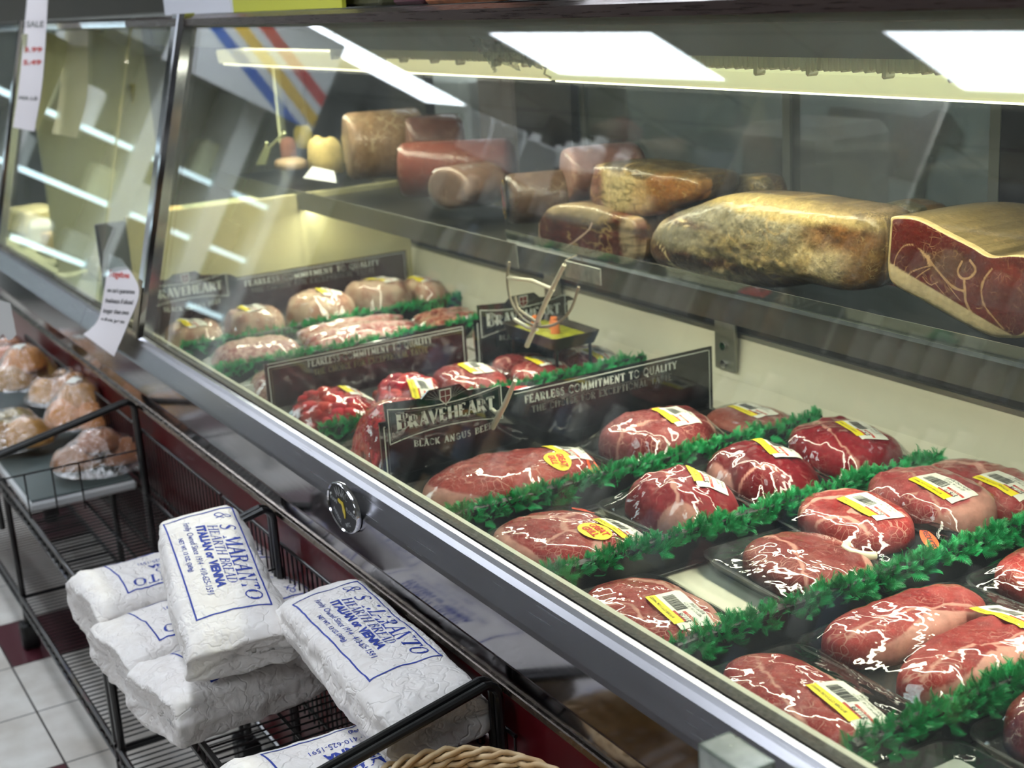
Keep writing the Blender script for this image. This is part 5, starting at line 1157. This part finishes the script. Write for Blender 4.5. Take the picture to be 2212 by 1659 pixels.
def rolls(label, u, v, z, n, seed, col=(232, 172, 98), r=.055, spread=.06, tagit=False, squash=1.0):
    c = P(u, v, z=z); c[2] = z-.035; t = thing('bag_of_rolls', label, 'bag of bread rolls', c, (0, 0, 0), 'plastic bags of rolls on the slate board'); rg = np.random.default_rng(seed); os_ = []
    for i in range(n):
        a = 2*PI*i/n+seed; px_, py_, pz = (spread*math.cos(a), spread*.8*math.sin(a), 0) if i < n-1 or n < 4 else (0, 0, r*.8)
        k = rg.uniform(.85, 1.1); cc = C3(*[min(255, int(q*rg.uniform(.9, 1.08))) for q in col]); o = slab(L=2*r*k*1.25, Wd=2*r*k, h=r*1.25*k*squash, seed=seed*9+i, n=2.1, irr=.08, nr=18, nt=44, e=2.1, lean=cc, lean2=cc*1.25, patches=.5)
        os_.append(o.build('bread_roll', CRUST, t, loc=(px_, py_, pz), rot=(0, 0, rg.uniform(0, 3)), smooth=True))
    bpy.context.view_layer.update()
    L, Wd = (spread+r)*2.3, (spread+r)*2.0; bv = bvh_of(*os_); N = 34; g = np.zeros((N, N, 3))
    U, V = np.meshgrid(np.linspace(-1, 1, N), np.linspace(-1, 1, N), indexing='ij'); mx = np.maximum(abs(U), abs(V)); ln = np.maximum(np.hypot(U, V), 1e-6); X, Y = U*mx/ln*L/2, V*mx/ln*Wd/2
    ob = np.zeros(X.shape)
    for i in range(N):
        for j in range(N):
            h = bv.ray_cast(Vector((X[i, j], Y[i, j], 1)), Vector((0, 0, -1))); ob[i, j] = h[0].z+.003 if h[0] is not None else .002
    Z = ob.copy(); ed = mx > .995
    for it in range(40): A = Z.copy(); A[1:-1, 1:-1] = (Z[2:, 1:-1]+Z[:-2, 1:-1]+Z[1:-1, 2:]+Z[1:-1, :-2])/4; Z = np.maximum(A, ob); Z[ed] = .002
    Z = Z+np.abs(nz(np.stack([X, Y], -1), 40, seed, 2))*.008*(~ed)
    f = MB().grid(np.stack([X, Y, Z], -1)).build('plastic_bag', BAGP, t, smooth=True)
    if tagit:
        q, fs = quad_grid(-.02, -.014, .02, .014, 4, 3); MB().add(drape(xf(q, .5, .01, -.01), bvh_of(f), .002), fs).build('bag_label', LBLW, t)
    return t
rolls('bag of golden round rolls with a small white label, nearest the maroon panel', 175, 880, .600, 4, 5, tagit=True)
rolls('bag of golden rolls at the far left top of the pile with a white sticker', 55, 800, .640, 4, 2, tagit=True)
rolls('bag of paler yellow rolls at the left edge of the view', 25, 925, .590, 3, 7, col=(214, 166, 96))
rolls('bag of golden rolls behind, in the middle of the roll pile', 135, 830, .615, 3, 11)
rolls('crumpled glossy bag of flatter reddish brown rolls behind the rack bar', 215, 970, .585, 4, 14, col=(206, 132, 88), r=.05, spread=.075, squash=.8)
rolls('bag of small rolls half hidden at the far end of the board', 0, 760, .62, 3, 19, col=(222, 160, 116))

# ------------------------------------------------------------------ papers fixed to the posts
def ribbon(name, label, cat, left, right, mat, n=3, prints=(), group=None):
    t = thing(name, label, cat, (0, 0, 0), group=group); a = catmull(left, 5); b = catmull(right, 5); g = np.stack([a+(b-a)*k for k in np.linspace(0, 1, 7)], 1)
    m = MB(); m.grid(g); m.grid(g+np.array([0, .0012, 0])); m.build('paper_sheet', mat, t, smooth=True)
    def at(s, q): s = s*(len(a)-1); i = min(int(s), len(a)-2); f = s-i; A = a[i]*(1-f)+a[i+1]*f; B = b[i]*(1-f)+b[i+1]*f; return A+(B-A)*q+np.array([.001, -.0012, 0])
    for nm, body, s0, s1, mt, bold in prints:
        vs, fs = text_geo(body, 1.0, bold=bold); x0, x1 = min(v[0] for v in vs), max(v[0] for v in vs)
        MB().add([at(s0+(s1-s0)*(.5-v[1]*.8), .1+.8*(v[0]-x0)/(x1-x0)) for v in vs], fs).build(nm, mt, t)
    return t
ribbon('paper_notice', 'curled white paper notice with a red heading, taped at the foot of the chrome post', 'paper notice',
       [P(236, 548, y=.93), P(226, 620, y=.88), P(212, 690, y=.84), P(180, 722, y=.80)], [P(262, 560, y=.93), P(300, 625, y=.87), P(276, 700, y=.83), P(246, 770, y=.795)], PAPERWHITE,
       prints=(('red_heading', 'Together', .16, .26, RED, .03), ('black_text', 'we can\u2019t guarantee', .32, .40, INK, .01), ('black_text', 'freshness if sliced', .42, .50, INK, .01), ('black_text', 'longer than two', .52, .60, INK, .01), ('black_text', 'days', .62, .68, INK, .01)))
ribbon('paper_notice', 'tall narrow white price strip hanging down the far chrome post', 'paper notice',
       [P(60, -20, y=1.03), P(50, 90, y=.99), P(40, 190, y=.95), P(28, 275, y=.92)], [P(104, -20, y=1.03), P(98, 90, y=.99), P(90, 190, y=.95), P(74, 284, y=.92)], PAPERWHITE,
       prints=(('red_heading', '3.99', .36, .42, RED, .03), ('red_heading', '5.49', .45, .51, RED, .03), ('black_text', 'SALE', .20, .26, SIGNGREY, .02), ('black_text', 'PER LB', .72, .76, SIGNGREY, .02)))
crumple_sheet('white_placard', 'white placard standing at the far left edge beyond the rolls', 'sign', [P(-30, 640, y=.55), P(22, 655, y=.55), P(40, 745, y=.55), P(-30, 745, y=.55)], .001, 4, WOODW, 8)
# clear acrylic holder on the front rail
t = thing('acrylic_holder', 'frosted clear plastic holder standing in front of the rail at the bottom edge', 'holder', (-1.10, .775, .716))
q = P(1590, 1625, y=.775)
m = MB(); m.box((q[0]+1.10-.035, -.02, .0), (q[0]+1.10+.035, -.017, q[2]-.716)); m.box((q[0]+1.10-.035, .017, .0), (q[0]+1.10+.035, .02, q[2]-.716)); m.box((q[0]+1.10-.035, -.02, 0), (q[0]+1.10-.032, .02, q[2]-.716)); m.box((q[0]+1.10+.032, -.02, 0), (q[0]+1.10+.035, .02, q[2]-.716)); m.box((q[0]+1.10-.035, -.02, q[2]-.719), (q[0]+1.10+.035, .02, q[2]-.716))
m.build('holder_walls', thin_glass('frosted_acrylic', (225, 230, 228), .1, haze=.7, refl=1.5), t)

# ------------------------------------------------------------------ far case interior
MB().box((-3.800, .985, DECK-.003), (-3.780, YB-.01, 1.115), bev=.002).build('end_panel', plain('end_panel_cream', (208, 200, 150), .4, var=.06, vscale=4), case)
MB().box((-3.800, .905, DECK-.003), (-3.776, .985, 1.105), bev=.003).build('end_stile', plain('end_stile_grey', (108, 112, 110), .35, metal=.4), case)
MB().box((-4.700, 1.36, 1.0), (-4.690, YB-.05, 1.60)).build('end_upper_panel', plain('end_upper_dark', (96, 98, 92), .3), case2)
MB().box((-4.702, .98, .83), (-4.690, 1.36, 1.60)).build('end_cream_panel', PALE, case2)
MB().box((-6.38, YB-.03, DECK), (-4.72, YB-.01, 1.60)).build('tall_back_liner', PALE, case2)
MB().box((-6.38, .97, .0+DECK+.001), (-3.82, YB-.03, DECK+.03)).build('deck_step', PALE, case2)
area('far_case_light', -6.2, -4.75, 1.45, 1.47, .06, CASE_W*1.5, (1., .97, .8), math.radians(10))
rg = np.random.default_rng(5)
WAX = [plain('cheese_cream', (226, 212, 160), .45, var=.1), plain('cheese_tan', (206, 176, 116), .45, var=.1), plain('cheese_white', (226, 224, 200), .45)]
def cheese(x, y, z, sx, sy, sz, rot, k, lab, grp):
    o = bevbox(sx, sy, sz, 'cheese_block', WAX[k]); o.location = (x, y, z); o.rotation_euler = (0, 0, rot); return tag(o, lab, 'cheese', grp)
def bevbox(sx, sy, sz, name, mat):
    return MB().box((-sx/2, -sy/2, 0), (sx/2, sy/2, sz), bev=min(sx, sy, sz)*.12).build(name, mat)
for i in range(7):
    for j in range(3):
        cheese(-4.02-.30*i, 1.15+.22*j, DECK+.031, .20+.03*rg.random(), .16, .05+.05*rg.random(), rg.normal(0, .12), (i+j) % 3, 'blurred pale cheese block lying on the cream deck of the farther case', 'cheese blocks on the farther deck')
t_ = ribbon('yellow_tag', 'bright yellow printed tag standing beside the chrome post, seen through the far glass', 'tag', [P(272, 178, y=1.30), P(266, 230, y=1.30), P(258, 268, y=1.30)], [P(292, 182, y=1.30), P(286, 232, y=1.30), P(278, 278, y=1.30)], YEL)
ribbon('yellow_tag', 'smaller pale yellow tag just left of the bright yellow one', 'tag', [P(238, 222, y=1.32), P(236, 245, y=1.32), P(234, 262, y=1.32)], [P(262, 226, y=1.32), P(260, 248, y=1.32), P(256, 268, y=1.32)], plain('tag_pale_yellow', (220, 204, 96), .5))

# ------------------------------------------------------------------ things on top of the case
TOPZ = 1.635
def topbox(name, label, u0, u1, y0, y1, h, mat, cat, bev=.006):
    a, b = P(u0, 30, y=y0)[0], P(u1, 30, y=y0)[0]
    return tag(MB().box((a, y0, TOPZ), (b, y1, TOPZ+h), bev=bev).build(name, mat), label, cat)
def striped(c1, c2, c3, base, off=0.0, up=-.9, k=.9):
    mp_ = None; t = NT('striped_sign'); v = t.n('SeparateXYZ', None, Vector=t.n('VectorMath', {'operation': 'ADD'}, i0=t.obj(), i1=(off, 0.0, 0.0)).outputs[0]); s_ = t.math('SUBTRACT', v.outputs[0], t.math('MULTIPLY', v.outputs[2], up)); r = t.n('ValToRGB', None, Fac=t.math('ADD', t.math('MULTIPLY', s_, k), .5)); r.color_ramp.interpolation = 'CONSTANT'; e = r.color_ramp.elements
    for p, c in ((0, base), (.30, c1), (.38, base), (.44, c2), (.52, base), (.58, c3), (.66, base)):
        q = e.new(p) if p else e[0]; q.position = p; q.color = (*lin(c), 1)
    e[-1].position = 1.0; e[-1].color = (*lin(base), 1)
    t.P(Base_Color=r.outputs[0], Roughness=.4); return t.m
tk = plain('case_top_black', (20, 22, 24), .3)
topbox('striped_panel', 'white panel with slanting yellow and red stripes on top of the case by the post', 356, 500, 1.16, 1.17, .16, striped((214, 52, 48), (240, 196, 60), (228, 228, 236), (236, 236, 244), off=2.98-1.47), 'sign', .001)
topbox('price_board', 'lime yellow board edge on top of the case', 505, 740, 1.16, 1.17, .12, plain('lime', (206, 206, 66), .5), 'sign', .001)
topbox('top_tray', 'dull olive stacked trays on top of the case, left of the orange block', 705, 822, 1.2, 1.4, .09, plain('olive_tray', (96, 94, 66), .5, var=.3), 'tray')
topbox('wine_carton', 'dark wine-coloured carton on top of the case beside the orange block', 850, 912, 1.2, 1.35, .15, plain('carton_maroon', (74, 24, 38), .5), 'carton')
topbox('cork_block', 'orange-brown patterned block on top of the case', 918, 1078, 1.16, 1.32, .14, plain('orange_brown', (158, 92, 52), .55, var=.5, vscale=45), 'block')
topbox('black_pot', 'black glossy pot row on top of the case, right of the orange block', 1082, 1180, 1.2, 1.34, .12, BLACK, 'pot')
o = slab(L=.30, Wd=.12, h=.09, seed=91, nr=20, nt=60, lean=C3(150, 104, 76), lean2=C3(190, 150, 120)).build('wrapped_loaf', CRUST, None, loc=(P(1335, 10, y=1.2)[0], 1.24, TOPZ), smooth=True); tag(o, 'brown loaf in clear wrap lying on top of the case', 'bread')
topbox('carton_row', 'row of dark reddish cartons on top of the case at the right', 1490, 1850, 1.2, 1.34, .10, plain('carton_brown', (70, 40, 44), .5, var=.4, vscale=12), 'carton')

# ------------------------------------------------------------------ preparation room behind the sliding doors
GRW = plain('prep_grey', (168, 172, 168), .6, var=.06, vscale=2)
m = MB(); m.box((-7, 4.2, 0), (1.5, 4.25, CEIL-.001)); struct(m.build('wall_1', GRW))
a0 = P(1000, 250, y=2.75)
t = thing('prep_counter', 'pale steel counter seen through the rear door opening', 'counter', (-4.2, 3.0, 0)); MB().box((-.9, -.3, .86), (2.9, .35, .90), bev=.006).build('counter_top', plain('counter_steel', (176, 186, 180), .35, metal=.3), t); MB().box((-.88, -.28, .0), (2.88, .33, .86)).build('counter_body', plain('counter_body', (60, 62, 60), .5), t)
def at_counter(name, label, u, y, sx, sy, sz, mat, cat, z=.901): o = bevbox(sx, sy, sz, name, mat); q = P(u, 250, y=y); o.location = (q[0], y, z); return tag(o, label, cat)
at_counter('white_tub', 'white tub with something tan inside, seen through the rear opening', 1010, 2.85, .42, .26, .42, plain('tub_white', (206, 206, 196), .5, var=.12, vscale=6), 'tub')
at_counter('tan_parcel', 'tan parcel behind the rear opening, right of the white tub', 1130, 2.9, .24, .3, .50, plain('parcel_tan', (150, 132, 116), .6), 'parcel')
at_counter('steel_bin', 'dark steel bin in the preparation room, behind the left grey door', 1250, 3.0, .3, .3, .62, plain('bin_dark', (44, 46, 46), .4), 'bin')
at_counter('paper_roll', 'pale roll standing in the preparation room behind the right grey door', 1760, 3.0, .4, .3, .3, plain('roll_pale', (150, 140, 132), .6), 'roll')
COW = [(-.50, .18), (-.44, .30), (-.30, .30), (.30, .27), (.40, .32), (.50, .30), (.60, .20), (.58, .10), (.44, .12), (.38, .0), (.34, -.08), (.33, -.36), (.27, -.36), (.26, -.10), (-.22, -.06), (-.30, -.14), (-.32, -.36), (-.38, -.36), (-.40, -.10), (-.46, .02), (-.48, -.14), (-.52, -.14)]
for u, v, s_, lab in ((1300, 275, .62, 'faint grey cow silhouette on the preparation room wall, behind the left door'), (1905, 350, 1.0, 'larger faint cow silhouette on the preparation room wall, behind the right door')):
    q = P(u, v, y=4.19); m = MB(); m.loft([[(q[0]+a*s_*.7, 4.196, q[2]+b*s_*.7) for a, b in COW], [(q[0]+a*s_*.7, 4.192, q[2]+b*s_*.7) for a, b in COW]]); tag(m.build('cow_silhouette', plain('cow_grey', (74, 78, 74), .6)), lab, 'wall decal')
m = MB(); q = P(760, 200, y=3.4)
tag(MB().box((q[0]-.5, 3.3, 0), (q[0]+.9, 3.6, 2.2), bev=.01).build('dark_cabinet', DARK), 'dark tall cabinet in the preparation room beyond the tan mottled loaf', 'cabinet')

# ------------------------------------------------------------------ far end of the shop, left of the cases
t = thing('wall_cooler', 'pale open cooler with lit shelf edges at the far end of the shop', 'cooler', (-8.45, -.15, 0))
MB().box((-.35, -1.15, 0), (-.30, 1.35, 2.2)).build('cooler_back', plain('cooler_back', (112, 118, 116), .5), t)
for y, w_ in ((-1.15, .06), (-.83, .13), (-.30, .12), (.40, .06), (1.30, .06)): MB().box((-.35, y, 0), (.24, y+w_, 2.2)).build('cooler_frame', plain('cooler_frame', (236, 240, 238), .4), t)
MB().box((-.35, -1.15, 2.14), (.25, 1.36, 2.30)).build('cooler_header', plain('cooler_header', (150, 154, 152), .5), t)
LED = emissive('shelf_edge_glow', (206, 232, 240), 1.9)
for z in (.82, 1.20, 1.56):
    s_ = MB().box((-.30, -1.09, z-.02), (.18, 1.3, z)).build('cooler_shelf', WHITE, t); MB().box((.18, -1.09, z-.02), (.20, 1.3, z+.012)).build('lit_edge', LED, s_)
for i in range(9):
    for j, z in enumerate((.82, 1.20, 1.56)):
        if (i+j) % 3 == 2: continue
        o = bevbox(.18, .18, .16+.04*((i*3+j) % 3), 'carton', [WHITE, PALE, plain('carton_brown', (70, 40, 44), .5), GRW][(i+j*2) % 4]); o.location = (-8.45+.02, -1.10+.27*i, z+.002); tag(o, 'small carton on a shelf of the far cooler, only a reflection here', 'carton', 'cartons in the far cooler')
# hanging striped sign
t = MB().box((-.5, -.01, -.28), (.5, .01, .28)).build('hanging_sign', striped((214, 60, 52), (240, 196, 60), (28, 90, 190), (228, 230, 232), up=2.1, k=.5)); t.location = (-8.0, -.72, 2.36); t.rotation_euler = (0, 0, R_(90)); tag(t, 'white hanging sign with slanting blue, yellow and red stripes, reflected in the glass', 'sign')
for dy in (-.4, .4): tag(MB().tube([(-8.0, -.72+dy, 2.64), (-8.0, -.72+dy, 2.999)], .003, 6).build('sign_chain', DULL), 'thin chain holding the striped sign', 'chain', 'sign chains')

# ------------------------------------------------------------------ shelving behind the viewer (reflected in glass and steel)
SX0, SX1, SYB = -7.6, -2.2, -2.2
t = thing('store_shelving', 'dark metal store shelving across the aisle, seen only in reflections', 'shelving', ((SX0+SX1)/2, SYB, 0)); cx_ = (SX0+SX1)/2
MB().box((SX0-cx_, -.12, 0), (SX1-cx_, -.10, 2.6)).build('shelving_back', plain('shelf_back_dark', (26, 26, 28), .5), t)
for x in np.linspace(SX0, SX1, 7): MB().box((x-cx_-.02, -.12, 0), (x-cx_+.02, .22, 2.6)).build('shelving_upright', BLKMETAL, t)
LV = (.25, .62, .98, 1.34, 1.70, 2.02, 2.30)
for z in LV: MB().box((SX0-cx_, -.10, z-.015), (SX1-cx_, .22, z)).build('shelving_shelf', BLKMETAL, t)
pal = [plain('jar_white', (216, 214, 210), .4), plain('jar_red', (140, 44, 40), .4), plain('jar_tan', (170, 132, 90), .5), plain('jar_dark', (50, 42, 40), .4), plain('jar_blue', (110, 130, 160), .4)]
jar = MB(); jar.loft([[(r*math.cos(2*PI*i/12), r*math.sin(2*PI*i/12), z) for i in range(12)] for r, z in ((.045, 0), (.05, .02), (.05, .14), (.035, .165), (.038, .168), (.038, .20))])
jme = []
for p_ in pal:
    o = jar.build('jar', p_); jme.append(o.data); bpy.data.objects.remove(o)
cnt = 0
for li, z in enumerate(LV):
    for i in range(40):
        if cnt >= 230 or (i*7+li*3) % 11 == 0: continue
        x = SX0+.12+i*(SX1-SX0-.2)/40; o = bpy.data.objects.new('jar', jme[int(nz(np.array([[i*.37, li*1.9, 0]]), 1, 3)[0]*9) % 5 if li < 5 else 0]); COL.objects.link(o); o.location = (x, SYB+.10, z+.001); o.scale = (1, 1, .8+.5*((i*5+li) % 4)/4)
        tag(o, 'jar on the store shelving across the aisle, seen only in reflections', 'jar', 'jars on the shelving across the aisle'); cnt += 1
t = MB().box((-.55, -.01, -.26), (.55, .01, .26)).build('menu_board', plain('menu_paper', (214, 208, 196), .6, var=.06, vscale=10)); t.location = (-4.42, SYB+.27, 2.52); tag(t, 'wide pale menu sheet above the shelving across the aisle, reflected in the glass', 'menu board')
for i, (x, z) in enumerate(((-7.35, 2.30), (-6.95, 2.24), (-6.55, 2.16))):
    o = bevbox(.36, .02, .24, 'white_card', WHITE); o.location = (x, SYB+.27, z); o.rotation_euler = (R_(-10), R_(8), 0); tag(o, 'white price card hung on the shelving across the aisle, reflected in the glass', 'card', 'price cards across the aisle')
